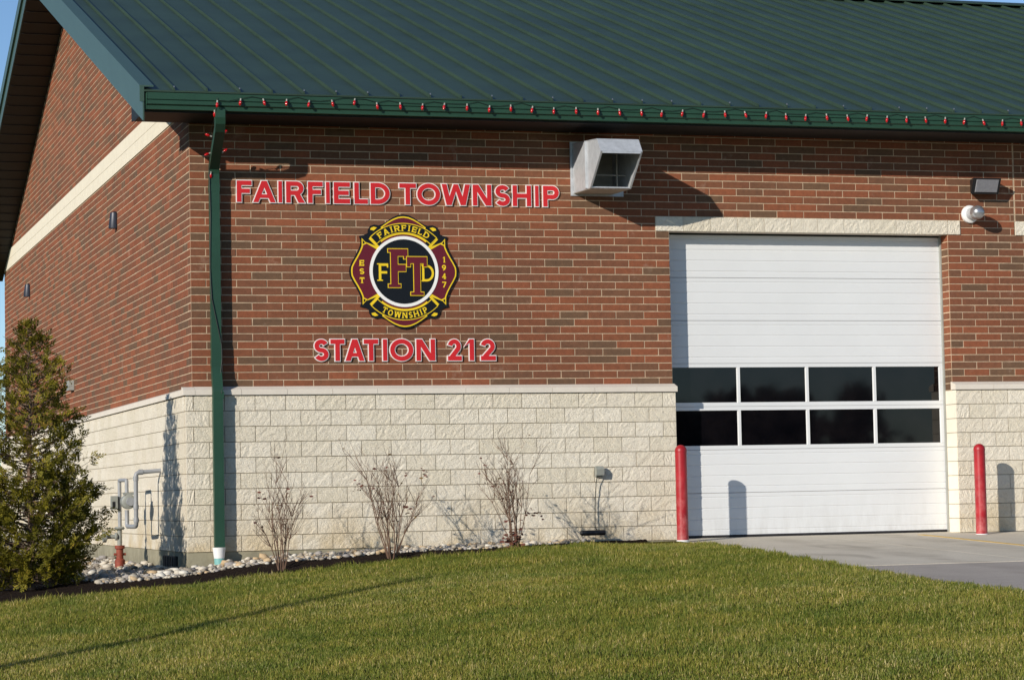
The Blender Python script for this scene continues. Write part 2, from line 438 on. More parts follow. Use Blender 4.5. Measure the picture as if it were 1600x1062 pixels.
# ---- river stones
def stone_shape(seed, sub=1):
    r = random.Random(seed); bm = bmesh.new(); bmesh.ops.create_icosphere(bm, subdivisions=sub, radius=.5)
    a = r.uniform(.6, 1.0); c = r.uniform(.34, .55)
    for v in bm.verts:
        k = 1 + r.uniform(-.20, .20); v.co = Vector((v.co.x * k, v.co.y * a * k, v.co.z * c * k))
    me = bpy.data.meshes.new('stone'); bm.to_mesh(me); bm.free()
    me.polygons.foreach_set('use_smooth', [True] * len(me.polygons)); me.update(); return me
def stone_spots(n, gen):
    out = []
    while len(out) < n:
        if gen.random() < .72:
            x = gen.uniform(-1.35, 5.55); y = gen.uniform(-1.3, -.13)
            lim = float(bed_y(x)) + .55 + .07 * math.sin(x * 3.1)
            if y < lim: continue
            if x < -.1 and y < -1.25 + (x + .1) * -.15: continue
        else:
            x = gen.uniform(-1.45, -.14); y = gen.uniform(-.3, 9.0)
            if (x + 2.1) ** 2 + (y + .3) ** 2 < .75 ** 2: continue
        out.append((x, y))
    return out
def build_stones():
    shapes = [stone_shape(s) for s in range(10)]
    for m in shapes: m.materials.append(M['stone'])
    gen = np.random.default_rng(5)
    spots = stone_spots(300, gen)
    for i, (x, y) in enumerate(spots):
        s = gen.uniform(.08, .155) * (1.15 if x < 1 else .9)
        o = link('stone', shapes[i % 10], bed)
        o.location = (x, y, float(ground_z(x, min(y, -.1))) + s * .16 + gen.uniform(0, .02))
        o.rotation_euler = (gen.uniform(-.35, .35), gen.uniform(-.35, .35), gen.uniform(0, 6.28)); o.scale = (s, s, s)
    base = [(np.array([v.co[:] for v in m.vertices]), np.array([p.vertices[:] for p in m.polygons])) for m in shapes]
    V = []; F = []; A = []; n = 0
    for i, (x, y) in enumerate(stone_spots(3600, gen)):
        bv, bf = base[i % 10]; s = gen.uniform(.035, .10)
        a = gen.uniform(0, 6.28); c, sn = math.cos(a), math.sin(a)
        R = np.array([[c, -sn, 0], [sn, c, 0], [0, 0, 1]])
        tx = gen.uniform(-.3, .3); R = R @ np.array([[1, 0, 0], [0, math.cos(tx), -math.sin(tx)], [0, math.sin(tx), math.cos(tx)]])
        v = (bv * s) @ R.T + np.array([x, y, float(ground_z(x, min(y, -.1))) + s * .15])
        V.append(v); F.append(bf + n); A.append(np.full(len(v), gen.random())); n += len(v)
    me = np_mesh('small_stones', np.concatenate(V), np.concatenate(F), np.concatenate(A), smooth=True); me.materials.append(M['pebbles'])
    link('small_stones', me, bed, None, kind='stuff')
build_stones()

# ---- paving
apron = empty('concrete_apron'); apron['kind'] = 'structure'; apron['label'] = 'pale concrete apron in front of the garage doors'
SEAM_Y = -6.3
def paving_prism(poly, top, depth):
    mb = MB(); n = len(poly)
    vs = [(x, y, DRIVE * y + top) for x, y in poly] + [(x, y, DRIVE * y + top - depth) for x, y in poly]
    mb.add(vs, [tuple(range(n)), tuple(range(2*n-1, n-1, -1))] + [(i, n+i, n+(i+1) % n, (i+1) % n) for i in range(n)])
    return mb
xj = [None, 8.8, 11.6, 14.4, 17.2, 20.0, 24.0]
yj = [.6, -3.15, SEAM_Y]
for j in range(2):
    ya, yb = yj[j], yj[j + 1]
    for i in range(len(xj) - 1):
        g = .006
        if i == 0:
            ys = np.linspace(ya - g, yb + g, 8)
            poly = [(float(edge_x(y)), float(y)) for y in ys] + [(xj[1] - g, yb + g), (xj[1] - g, ya - g)]
        else: poly = [(xj[i] + g, ya - g), (xj[i] + g, yb + g), (xj[i+1] - g, yb + g), (xj[i+1] - g, ya - g)]
        paving_prism(poly, 0.0, .15).build('slab', M['concrete'], apron)
ys = np.linspace(SEAM_Y - .004, -17, 20)
ap = paving_prism([(float(edge_x(y)) + .0, float(y)) for y in ys] + [(40, -17), (40, SEAM_Y - .004)], -.006, .2).build('asphalt_drive', M['asphalt'], None, kind='structure')
ap['label'] = 'worn asphalt drive beyond the concrete apron'
yl = paving_prism([(10.20, -.30), (10.08, -6.1), (10.18, -6.1), (10.30, -.30)], .004, .004).build('painted_line', M['yellow'], apron)

# ------------------------------------------------------------------ the fire station
station = empty('fire_station')
tag(station, 'red brick fire station on a cream block base with green metal roof', 'building')
G = .406; HC = .1016; JT = .0105
XL, XR = 6.695, 10.965            # door opening
X2L, X2R = 12.24, 16.52           # next bay
XEND = 24.0; DEPTH = 23.9; ZB = 2.032
DOOR_TOP = 4.2672; LINT_TOP = 4.4704
ROOF_M = 1 / 3.0; RIDGE_Y = DEPTH / 2
def roof_z(y): return 5.87 + ROOF_M * (min(y, DEPTH - y) + .97)

def cells(a, b, off, g, joint):
    """split [a,b] along a running bond with joints at off+n*g"""
    n = math.ceil((a - off) / g - 1e-6); cuts = [a]
    x = off + n * g
    while x < b - 1e-4:
        if x > a + .03 and b - x > .03: cuts.append(x)
        x += g
    cuts.append(b)
    return [(p + joint / 2, q - joint / 2) for p, q in zip(cuts[:-1], cuts[1:]) if q - p > .03]

def brick_arrays(L, H, D, r):
    """front face at y=0 with a chamfer, running back to y=D, centred on x and z"""
    c = .004; w = L / 2; h = H / 2
    j = lambda: r.uniform(-.0015, .0015)
    out = [(-w, c, -h), (w, c, -h), (w, c, h), (-w, c, h)]
    fr = [(-w + c, j(), -h + c), (w - c, j(), -h + c), (w - c, j(), h - c), (-w + c, j(), h - c)]
    bk = [(-w, D, -h), (w, D, -h), (w, D, h), (-w, D, h)]
    F = [(4, 5, 6, 7)] + [(i, (i+1) % 4, 4 + (i+1) % 4, 4 + i) for i in range(4)] + [(8 + i, 8 + (i+1) % 4, (i+1) % 4, i) for i in range(4)]
    return np.array(out + fr + bk), np.array(F)

fw_cells = []
for k in range(36):
    z0 = ZB + k * HC; zc = z0 + HC / 2
    off = 0.0 if k % 2 else .5 * G
    if zc < DOOR_TOP: iv = [(0, XL), (XR, X2L), (X2R, XEND)]
    elif zc < LINT_TOP: iv = [(0, XL - .2), (XR + .2, 12.045), (X2R + .2, XEND)]
    else: iv = [(0, 12.045), (12.06, XEND)]
    for a, b in iv:
        for p, q in cells(a, b, off, G, JT): fw_cells.append((p, q, zc, k))
# wall backing (mortar) with the two door openings
mb = MB(); y0, y1 = .004, .26
mb.box(.002, XL - .002, y0, y1, ZB, DOOR_TOP); mb.box(XR + .002, X2L - .002, y0, y1, ZB, DOOR_TOP); mb.box(X2R + .002, XEND, y0, y1, ZB, DOOR_TOP)
mb.box(.002, XL - .2, y0, y1, DOOR_TOP, LINT_TOP); mb.box(XR + .2, 12.043, y0, y1, DOOR_TOP, LINT_TOP); mb.box(X2R + .2, XEND, y0, y1, DOOR_TOP, LINT_TOP)
mb.box(.002, XEND, y0, y1, LINT_TOP, 5.66)
front_wall = mb.build('front_wall', M['mortar'], station)
rb = random.Random(3)
V0, F0 = brick_arrays(G - JT, HC - JT, .09, rb)
variants = []
for i in range(6):
    v, f = brick_arrays(G - JT, HC - JT, .09, rb)
    me = np_mesh('brick', v, f); me.materials.append(M['brick']); variants.append(me)
full = sorted([c for c in fw_cells if c[1] - c[0] > G - JT - .002 and c[3] >= 1 and c[3] < 33 and c[0] > .15], key=lambda c: c[0] + abs(c[2] - 3.4) * .25)
single = set(full[:300])
for i, (p, q, zc, k) in enumerate(full[:300]):
    o = link('brick', variants[rb.randrange(6)], front_wall)
    o.location = ((p + q) / 2, rb.uniform(-.0015, .0015), zc)
def brick_field(name, cell_list, xform, parent):
    V = []; F = []; A = []; n = 0
    for c in cell_list:
        p, q, zc = c[0], c[1], c[2]
        v = V0.copy(); s = (q - p) / 2; w0 = (G - JT) / 2
        v[:, 0] = np.sign(v[:, 0]) * (s - (w0 - np.abs(v[:, 0])))
        v[:, 1] += rb.uniform(-.0015, .0015)
        v = v + np.array([(p + q) / 2, 0, zc])
        V.append(xform(v)); F.append(F0 + n); A.append(np.full(12, rb.random())); n += 12
    me = np_mesh(name, np.concatenate(V), np.concatenate(F), np.concatenate(A)); me.materials.append(M['brickwork'])
    return link(name, me, parent, None, kind='stuff')
brick_field('brickwork', [c for c in fw_cells if c not in single], lambda v: v, front_wall)
# brick jambs of the openings
jc = []
for k in range(22):
    zc = ZB + k * HC + HC / 2
    jc.append((.006, .205, zc))
for x, s in ((XL, 1), (XR, -1), (X2L, 1), (X2R, -1)):
    def xf(v, x=x, s=s):
        return np.stack([x - s * (v[:, 1] - .001) , .0045 + v[:, 0], v[:, 2]], -1)
    brick_field('jamb_brickwork', jc, xf, front_wall)

# side (gable) wall: faces -X
sw_cells = []
def gable_top(y): return roof_z(y) - .40
for k in range(80):
    z0 = ZB + k * HC; z1 = z0 + HC; zc = (z0 + z1) / 2
    if 5.80 - .02 < zc < 6.205: continue
    ya, yb = .0, DEPTH
    if z1 > gable_top(0):
        d = (z1 - gable_top(0)) / ROOF_M; ya, yb = d, DEPTH - d
    if yb - ya < .5: break
    for p, q in cells(ya, yb, 0.0 if k % 2 == 0 else .5 * G, G, JT): sw_cells.append((p, q, zc, k))
mb = MB()
mb.prism([(.012, ZB), (DEPTH, ZB), (DEPTH, gable_top(DEPTH)), (RIDGE_Y, gable_top(RIDGE_Y)), (.012, gable_top(0))], .004, .25, 'x')
side_wall = mb.build('side_wall', M['mortar'], station)
brick_field('brickwork', [c for c in sw_cells], lambda v: np.stack([v[:, 1], v[:, 0], v[:, 2]], -1), side_wall)
# back and right walls, plain brick boxes out of view
MB().box(.26, XEND, DEPTH - .25, DEPTH, -.6, 5.5).build('rear_wall', M['mortar'], station)
MB().prism([(.27, -.6), (DEPTH - .26, -.6), (DEPTH - .26, gable_top(DEPTH)), (RIDGE_Y, gable_top(RIDGE_Y)), (.27, gable_top(0))], XEND - .25, XEND - .005, 'x').build('end_wall', M['mortar'], station)

# ---- split-face block base
HB = .2032; GB = .4064; JB = .009; BP = .1016           # proud of the brick
def block_arrays(r, L=GB - JB, H=HB - JB, D=.09, nx=10, nz=5):
    V = []; w = L / 2; h = H / 2
    for j in range(nz + 1):
        for i in range(nx + 1):
            x = -w + L * i / nx; z = -h + H * j / nz
            edge = i in (0, nx) or j in (0, nz)
            if edge: y = r.uniform(-.007, -.001)
            else:
                x += r.uniform(-.013, .013); z += r.uniform(-.011, .011); y = r.uniform(-.0085, .0)
            V.append((x, y, z))
    F = []
    I_ = lambda i, j: j * (nx + 1) + i
    for j in range(nz):
        for i in range(nx): F.append((I_(i, j), I_(i+1, j), I_(i+1, j+1), I_(i, j+1)))
    rim = [I_(i, 0) for i in range(nx)] + [I_(nx, j) for j in range(nz)] + [I_(i, nz) for i in range(nx, 0, -1)] + [I_(0, j) for j in range(nz, 0, -1)]
    n = len(V)
    for a in rim: V.append((V[a][0], D, V[a][2]))
    m = len(rim)
    for a in range(m): F.append((n + a, n + (a+1) % m, rim[(a+1) % m], rim[a]))
    return np.array(V), np.array(F)
rblk = random.Random(9)
blk_arr = [block_arrays(rblk) for _ in range(10)]
blk_mesh = []
for v, f in blk_arr:
    me = np_mesh('block', v, f); me.materials.append(M['block']); blk_mesh.append(me)
mb = MB(); yb0 = -BP + .008
bases = [MB().box(a, b, yb0, .25, 0, ZB - .002).build('front_base', M['block_mortar'], station) for a, b in ((-BP + .008, XL - .004), (XR + .004, X2L - .004), (X2R + .004, XEND))]
front_base = bases[0]
def base_of(x): return bases[0] if x < 9 else (bases[1] if x < 14 else bases[2])
rest = []
for k in range(10):
    zc = HB * (9 - k) + HB / 2
    off = 0 if k % 2 == 0 else .5 * GB
    for a, b in ((-BP, XL), (XR, X2L), (X2R, XEND)):
        for p, q in cells(a, b, off, GB, JB):
            if p < 14:
                o = link('block', blk_mesh[rblk.randrange(10)], base_of(p))
                o.location = ((p + q) / 2, -BP, zc); o.scale = ((q - p) / (GB - JB) * (1 if rblk.random() < .5 else -1), 1, 1 if rblk.random() < .5 else -1)
            else: rest.append((p, q, zc))
def block_field(name, cl, xf, parent):
    V = []; F = []; A = []; n = 0
    for p, q, zc in cl:
        v, f = blk_arr[rblk.randrange(10)]; v = v * np.array([(q - p) / (GB - JB), 1, 1]) + np.array([(p + q) / 2, 0, zc])
        V.append(xf(v)); F.append(f + n); A.append(np.full(len(v), rblk.random())); n += len(v)
    me = np_mesh(name, np.concatenate(V), np.concatenate(F), np.concatenate(A)); me.materials.append(M['blockwork'])
    return link(name, me, parent, None, kind='stuff')
block_field('blockwork', rest, lambda v: v + np.array([0, -BP, 0]), bases[2])
# smooth block jambs in the door openings
for x, s in ((XL, 1), (XR, -1), (X2L, 1), (X2R, -1)):
    for k in range(10):
        zc = HB * (9 - k)
        mb = MB(); a, b = sorted((x, x - s * .05))
        mb.box(a - .0005 if s < 0 else a, b + .0005 if s > 0 else b, -BP + .004, .235, zc + JB / 2, zc + HB - JB / 2)
        mb.build('jamb_block', M['smooth_block'], base_of(x - s * .3))
side_base = MB().box(-BP + .008, .25, .26, DEPTH, 0, ZB - .002).build('side_base', M['block_mortar'], station)
sb = []; cnt = 0
for k in range(10):
    zc = HB * (9 - k) + HB / 2
    for p, q in cells(-BP + .095, DEPTH, 0 if k % 2 else .5 * GB, GB, JB):
        if p < 3.0 and cnt < 80:
            cnt += 1
            o = link('block', blk_mesh[rblk.randrange(10)], side_base)
            o.rotation_euler = (0, 0, -math.pi / 2); o.location = (-BP, (p + q) / 2, zc); o.scale = ((q - p) / (GB - JB), .55, 1)
        else: sb.append((p, q, zc))
block_field('blockwork', sb, lambda v: np.stack([v[:, 1] * .55 - BP, v[:, 0], v[:, 2]], -1), side_base)
# concrete foundation below the blocks
e = BP - .012
for bx in ((-e, .2, -e, DEPTH), (.2, XL - .01, -e, .2), (XR + .01, X2L - .01, -e, .2), (X2R + .01, XEND, -e, .2)):
    MB().box(*bx, -.9, -.003).build('foundation', M['foundation'], station)
# dark crawl-space vent low on the side wall
vent = MB().box(-.125, -.02, .72, 1.72, -.215, -.06).build('foundation_vent', M['black'], station)
mb = MB()
for i in range(7): mb.box(-.135, -.124, .78 + i * .14, .80 + i * .14, -.205, -.07)
mb.build('vent_bar', M['seal'], vent)

# ---- cast stone sill course
sill = empty('sill'); sill.parent = station
prof = [(-.135, 2.036), (-.135, 2.105), (-.01, 2.150), (.01, 2.150), (.01, 2.036)]
def sill_run(a, b, first=None):
    cuts = [a] + ([first] if first else []); x = cuts[-1]
    while x + .61 < b - .2: x += .61 * 1.0; cuts.append(x)
    cuts.append(b)
    for p, q in zip(cuts[:-1], cuts[1:]): MB().prism(prof, p + .002, q - .002, 'x').build('sill_stone', M['cast_stone'], sill)
sill_run(.02, XL + .02, .63); sill_run(XR - .02, X2L + .02); sill_run(X2R - .02, XEND)
# corner piece and side run
MB().prism([(-.135, 2.036), (-.135, 2.105), (-.02, 2.1464), (.018, 2.1464), (.018, 2.036)], -.135, .018, 'x').build('sill_stone', M['cast_stone'], sill)
yy = .022
while yy < DEPTH:
    q = min(yy + .61, DEPTH)
    MB().prism([(-.135, 2.036), (-.135, 2.105), (-.01, 2.150), (.01, 2.150), (.01, 2.036)], yy + .002, q - .002, 'y').build('sill_stone', M['cast_stone'], sill); yy = q

# ---- rock-face lintels
def lintel(a, b):
    root = empty('lintel'); root.parent = station
    xs = [a]; x = a
    while x + GB < b - .1: x += GB; xs.append(x)
    xs.append(b)
    for p, q in zip(xs[:-1], xs[1:]):
        o = link('lintel_block', blk_mesh[rblk.randrange(10)], root)
        o.location = ((p + q) / 2, -.008, (DOOR_TOP + LINT_TOP) / 2); o.scale = ((q - p - .006) / (GB - JB), 1, 1.02)
    MB().box(a + .21, b - .21, .015, .25, DOOR_TOP + .004, LINT_TOP).build('lintel_core', M['cast_stone'], root)
lintel(XL - .2, XR + .2); lintel(12.05, X2R + .2)

# ---- pale stone band on the gable wall
band = empty('stone_band'); band.parent = station
for r_ in range(2):
    y = .0 if r_ == 0 else .30
    while y < DEPTH - .05:
        L = 1.22 if y > .31 else .61
        q = min(y + L, DEPTH)
        MB().box(-.012, .1, y + .002, q - .002, 5.80 + r_ * .2035 + .003, 5.80 + (r_ + 1) * .2035 - .003).build('band_block', M['band_stone'], band)
        y = q

# ---- garage doors
def make_door(x0, x1, name='garage_door'):
    d = empty(name); d.parent = station
    yd = .26; Hs = (DOOR_TOP - .045) / 7; zb = .03
    def panel(k):
        z0 = zb + k * Hs; z1 = z0 + Hs - .004; g = .006
        pts = [(yd + .05, z0), (yd, z0 + .001)]
        for gz in (.085, .235, .385, .535):
            z = z0 + gz * Hs / .6
            pts += [(yd, z - .009), (yd + g, z - .003), (yd + g, z + .003), (yd, z + .009)]
        pts += [(yd, z1 - .004), (yd + .008, z1), (yd + .05, z1)]
        MB().prism(pts, x0, x1, 'x').build('door_panel', M['white_door'], d)
    for k in (0, 1, 4, 5, 6): panel(k)
    W = x1 - x0; gap = .058; pw = (W - gap * 5 - .02) / 4
    for k in (2, 3):
        z0 = zb + k * Hs; z1 = z0 + Hs - .004
        gz0, gz1 = z0 + .055, z1 - .052
        mb = MB()
        mb.box(x0, x1, yd, yd + .05, z0, gz0); mb.box(x0, x1, yd, yd + .05, gz1, z1)
        xs = [x0 + gap + .01 + i * (pw + gap) for i in range(4)]
        ed = x0
        for i in range(5):
            a = ed; b = xs[i] if i < 4 else x1
            mb.prism([(a + (.010 if i else 0), yd - .004), (b - (.010 if i < 4 else 0), yd - .004), (b, yd + .03), (b, yd + .05), (a, yd + .05), (a, yd + .03)], gz0 + .0005, gz1 - .0005, 'z')
            ed = (xs[i] + pw) if i < 4 else None
        mb.build('window_frame', M['white_door'], d)
        for x in xs: MB().box(x - .004, x + pw + .004, yd + .022, yd + .032, gz0 - .004, gz1 + .004).build('pane', M['glass'], d)
    MB().prism([(yd - .006, -.01), (yd - .006, .045), (yd + .05, .045), (yd + .05, -.01)], x0 + .005, x1 - .005, 'x').build('bottom_seal', M['seal'], d)
    mb = MB(); mb.box(x0 - .03, x0 + .012, yd - .05, yd - .006, .0, DOOR_TOP - .01); mb.box(x1 - .012, x1 + .03, yd - .05, yd - .006, .0, DOOR_TOP - .01)
    mb.build('weather_strip', M['box_grey'], d)
    return d
make_door(XL + .005, XR - .005); make_door(X2L + .005, X2R - .005)

# ---- roof
roof = empty('roof'); roof.parent = station
ey = -.93; RX0 = -.72; PW = .423
def front_panel_mesh(w, seam=True):
    mb = MB(); t = .02
    z = lambda y: roof_z(y)
    mb.add([(0, ey, z(ey)), (w, ey, z(ey)), (w, RIDGE_Y, z(RIDGE_Y)), (0, RIDGE_Y, z(RIDGE_Y)),
            (0, ey, z(ey) - t), (w, ey, z(ey) - t), (w, RIDGE_Y, z(RIDGE_Y) - t), (0, RIDGE_Y, z(RIDGE_Y) - t)],
           [(0, 1, 2, 3), (7, 6, 5, 4), (0, 4, 5, 1), (1, 5, 6, 2), (3, 7, 4, 0), (2, 6, 7, 3)])
    if seam:
        a, h = .014, .045
        pr = [(-a, .001), (a, .001), (a * .55, h), (-a * .55, h)]
        vs = [(x, ey + .015, z(ey + .015) + q) for x, q in pr] + [(x, RIDGE_Y - .02, z(RIDGE_Y - .02) + q) for x, q in pr]
        mb.add(vs, [(0, 1, 2, 3), (7, 6, 5, 4), (1, 5, 6, 2), (2, 6, 7, 3), (3, 7, 4, 0), (0, 4, 5, 1)])
    return mb.mesh('roof_panel')
pm = front_panel_mesh(PW - .001); pm.materials.append(M['roof_green'])
em_ = front_panel_mesh(-.341 - RX0 - .001, False); em_.materials.append(M['roof_green'])
link('roof_panel', em_, roof, None, (RX0, 0, 0))
x = -.341
while x < XEND + .6:
    link('roof_panel', pm, roof, None, (x, 0, 0)); x += PW
RX1 = x
bk = MB().add([(RX0, RIDGE_Y, roof_z(RIDGE_Y)), (RX1, RIDGE_Y, roof_z(RIDGE_Y)), (RX1, DEPTH + .93, roof_z(DEPTH + .93)), (RX0, DEPTH + .93, roof_z(DEPTH + .93)),
               (RX0, RIDGE_Y, roof_z(RIDGE_Y) - .02), (RX1, RIDGE_Y, roof_z(RIDGE_Y) - .02), (RX1, DEPTH + .93, roof_z(DEPTH + .93) - .02), (RX0, DEPTH + .93, roof_z(DEPTH + .93) - .02)],
              [(0, 1, 2, 3), (7, 6, 5, 4), (0, 4, 5, 1), (1, 5, 6, 2), (2, 6, 7, 3), (3, 7, 4, 0)])
bk.build('rear_slope', M['roof_green'], roof)
rz = roof_z(RIDGE_Y)
MB().prism([(RIDGE_Y - .30, rz - .10 + .055), (RIDGE_Y - .30, rz - .10 + .075), (RIDGE_Y, rz + .075), (RIDGE_Y + .30, rz - .025), (RIDGE_Y + .30, rz - .045), (RIDGE_Y, rz + .055)], RX0 - .03, RX1, 'x').build('ridge_cap', M['roof_green'], roof)
# rake trim: stepped fascia on the gable edge, both slopes
def rake(name, x0, x1, lo, hi, mat, ya, yb):
    mb = MB()
    vs = []
    for y in (ya, yb):
        z = roof_z(y); vs += [(x0, y, z + lo), (x1, y, z + lo), (x1, y, z + hi), (x0, y, z + hi)]
    mb.add(vs, [(0, 1, 2, 3), (7, 6, 5, 4), (0, 4, 5, 1), (1, 5, 6, 2), (2, 6, 7, 3), (3, 7, 4, 0)])
    return mb.build(name, mat, station)
for ya, yb in ((-.90, RIDGE_Y), (RIDGE_Y, DEPTH + .90)):
    rake('rake_fascia', -.740, -.722, -.40, -.16, M['rake_green'], ya, yb)
    rake('rake_trim', -.778, -.721, -.155, .035, M['rake_green'], ya, yb)
    rake('rake_cap', -.78, -.60, .036, .055, M['rake_green'], ya, yb)
    rake('rake_soffit', -.72, .0, -.41, -.385, M['soffit'], max(ya, -.40), min(yb, DEPTH + .40))
# ribs
n = 60
for i in range(n):
    y = .3 + i * (DEPTH - .6) / n
    z = roof_z(y) - .412
    MB().box(-.70, -.01, y, y + .03, z - .012, z + .004).build('soffit_rib', M['soffit'], station)
# eave box: fascia, soffit, gutter
MB().box(-.72, RX1, -.84, -.80, 5.636, 5.865).build('eave_fascia', M['green'], station)
MB().box(-.72, RX1, -.84, .0, 5.615, 5.635).build('eave_soffit', M['soffit'], station)
MB().prism([(-.80, 5.64), (-.80, 5.88), (.2, 6.22), (.2, 5.64)], -.719, -.705, 'x').build('eave_end', M['soffit'], station)
gp = [(-.842, 5.64), (-.925, 5.64), (-.932, 5.675), (-.958, 5.70), (-.962, 5.745), (-.955, 5.750), (-.955, 5.757), (-.966, 5.762), (-.972, 5.835), (-.972, 5.848), (-.950, 5.848), (-.948, 5.66), (-.858, 5.66), (-.858, 5.845), (-.842, 5.845)]
mb = MB()
gp2 = [(-.842, 5.64), (-.925, 5.64), (-.930, 5.688), (-.958, 5.705), (-.960, 5.748), (-.952, 5.752), (-.952, 5.758), (-.968, 5.764), (-.972, 5.848), (-.842, 5.842)]
mb.prism(gp2, -.69, RX1, 'x')
gutter = mb.build('gutter', M['green'], station)
MB().prism([(y - .003 if y < -.85 else y, z) for y, z in gp2], -.70, -.693, 'x').build('end_cap', M['green'], gutter)

# ---- downspout
def ribbon_pipe(path, w, t):
    mb = MB(); n = len(path); P = [Vector(p) for p in path]
    for i in range(n):
        d = (P[min(i+1, n-1)] - P[max(i-1, 0)]).normalized(); nrm = Vector((1, 0, 0)).cross(d).normalized()
        for a, b in ((-1, -1), (1, -1), (1, 1), (-1, 1)):
            mb.v.append(tuple(P[i] + Vector((1, 0, 0)) * (a * w / 2) + nrm * (b * t / 2)))
    for i in range(n - 1):
        for k in range(4):
            mb.f.append((i*4 + k, i*4 + (k+1) % 4, i*4 + 4 + (k+1) % 4, i*4 + 4 + k))
    mb.f += [(3, 2, 1, 0), tuple((n-1)*4 + k for k in range(4))]
    return mb
dpath = [(.245, -.905, 5.66), (.245, -.905, 5.56), (.25, -.885, 5.50), (.262, -.80, 5.42), (.295, -.25, 5.10), (.305, -.12, 5.02), (.31, -.085, 4.94), (.31, -.080, 4.80), (.31, -.080, 2.42), (.308, -.09, 2.37), (.302, -.185, 2.13), (.30, -.195, 2.07), (.30, -.195, .02)]
ds = ribbon_pipe(dpath, .128, .095).build('downspout', M['green'], station)
for z, y in ((4.75, -.08), (2.45, -.08), (2.03, -.195)):
    MB().box(.31 - .068, .31 + .068, y - .051, y + .051, z - .045, z + .045).build('downspout_band', M['green'], ds)
mb = MB(); mb.tube([(.24, -.14, 5.0), (.25, -.135, 4.4), (.235, -.135, 3.7), (.25, -.14, 3.3), (.32, -.14, 2.95), (.372, -.132, 2.7), (.378, -.13, 2.5), (.35, -.16, 2.3), (.345, -.25, 2.05)], .006, 6)
mb.build('cable', M['wire'], ds)

# ------------------------------------------------------------------ fixtures on the building
# louvred exhaust hood
hood = empty('exhaust_hood', (5.59, 0, 4.75)); tag(hood, 'galvanised sheet metal exhaust hood on the brick wall under the eave', 'vent hood')
def hb(mb, name, mat, parent=hood):
    o = mb.build(name, mat, parent); o.matrix_parent_inverse = Matrix.Translation((-5.59, 0, -4.75)); return o
HX0, HX1 = 5.30, 5.88
pr = [(-.02, 4.77), (-.72, 4.755), (-1.20, 5.19), (-1.06, 5.37), (-.02, 5.45)]
hb(MB().prism(pr, HX0, HX0 + .006, 'x'), 'side_panel', M['galv']); hb(MB().prism(pr, HX1 - .006, HX1, 'x'), 'side_panel', M['galv'])
def slabyz(a, b, x0, x1, t):
    (y0, z0), (y1, z1) = a, b; d = Vector((0, y1 - y0, z1 - z0)).normalized(); n = Vector((1, 0, 0)).cross(d) * t
    return MB().prism([(y0, z0), (y1, z1), (y1 + n.y, z1 + n.z), (y0 + n.y, z0 + n.z)], x0, x1, 'x')
hb(slabyz((-.02, 4.768), (-.72, 4.753), HX0 + .007, HX1 - .007, .006), 'bottom_panel', M['galv_dark'])
hb(slabyz((-1.062, 5.372), (-.02, 5.452), HX0 - .004, HX1 + .004, .006), 'top_panel', M['galv'])
hb(slabyz((-1.205, 5.19), (-1.063, 5.372), HX0 - .006, HX1 + .006, .006), 'top_cap', M['galv'])
mb = MB()
for x0, x1 in ((HX0 - .004, HX0 + .022), (HX1 - .022, HX1 + .004)):
    mb.prism([(-.72, 4.752), (-.735, 4.752), (-1.215, 5.187), (-1.20, 5.187)], x0, x1, 'x')
mb.prism([(-.722, 4.748), (-.745, 4.760), (-.745, 4.775), (-.722, 4.775)], HX0 + .022, HX1 - .022, 'x')
mb.prism([(-1.20, 5.165), (-1.218, 5.165), (-1.218, 5.19), (-1.20, 5.19)], HX0 + .022, HX1 - .022, 'x')
hb(mb, 'front_rim', M['galv'])
mb = MB(); mb.box(HX0 - .028, HX0 - .001, -.62, -.60, 4.765, 5.40); mb.box(HX0 - .006, HX0 - .001, -.60, -.50, 4.765, 5.40)
hb(mb, 'side_flange', M['galv'])
mb = MB(); mb.box(5.265, 6.03, -.018, -.002, 4.735, 4.80); mb.box(5.265, 6.03, -.018, -.002, 5.45, 5.478); mb.box(5.265, 5.298, -.0185, -.002, 4.80, 5.45); mb.box(5.90, 6.03, -.0185, -.002, 4.80, 5.45)
hb(mb, 'wall_flange', M['galv'])
hb(MB().box(HX0 + .01, HX1 - .01, -.03, -.019, 4.79, 5.44), 'backing', M['galv_dark'])
mb = MB()
for x in (5.745,): mb.box(x, x + .014, -.55, -.53, 4.775, 5.40)
for z in (4.95,): mb.box(HX0 + .007, HX1 - .007, -.552, -.528, z, z + .012)
hb(mb, 'screen_bars', M['galv_dark'])

# flood light
fl = empty('flood_light', (11.5, 0, 4.97)); tag(fl, 'black rectangular flood light on the brick beside the garage door', 'flood light')
def fb(mb, name, mat, parent, smooth=False):
    o = mb.build(name, mat, parent, smooth); o.matrix_parent_inverse = Matrix.Translation(-parent.location); return o
a = [(11.34, -.02, 4.87), (11.74, -.02, 4.87), (11.74, -.02, 5.06), (11.34, -.02, 5.06)]
b = [(11.27, -.17, 4.84), (11.71, -.17, 4.84), (11.71, -.27, 5.06), (11.27, -.27, 5.06)]
fb(MB().add(a + b, [(3, 2, 1, 0), (4, 5, 6, 7), (0, 1, 5, 4), (1, 2, 6, 5), (2, 3, 7, 6), (3, 0, 4, 7)]), 'housing', M['black'], fl)
def lerp3(p, q, t): return tuple(p[i] + (q[i] - p[i]) * t for i in range(3))
def on_face(u, v, d):
    p = lerp3(lerp3(b[0], b[1], u), lerp3(b[3], b[2], u), v); nv = Vector((0, -.9, -.41)); return tuple(Vector(p) + nv * d)
q = [on_face(.12, .12, .002), on_face(.93, .12, .002), on_face(.93, .9, .002), on_face(.12, .9, .002)]
q2 = [on_face(.14, .14, .014), on_face(.91, .14, .014), on_face(.91, .88, .014), on_face(.14, .88, .014)]
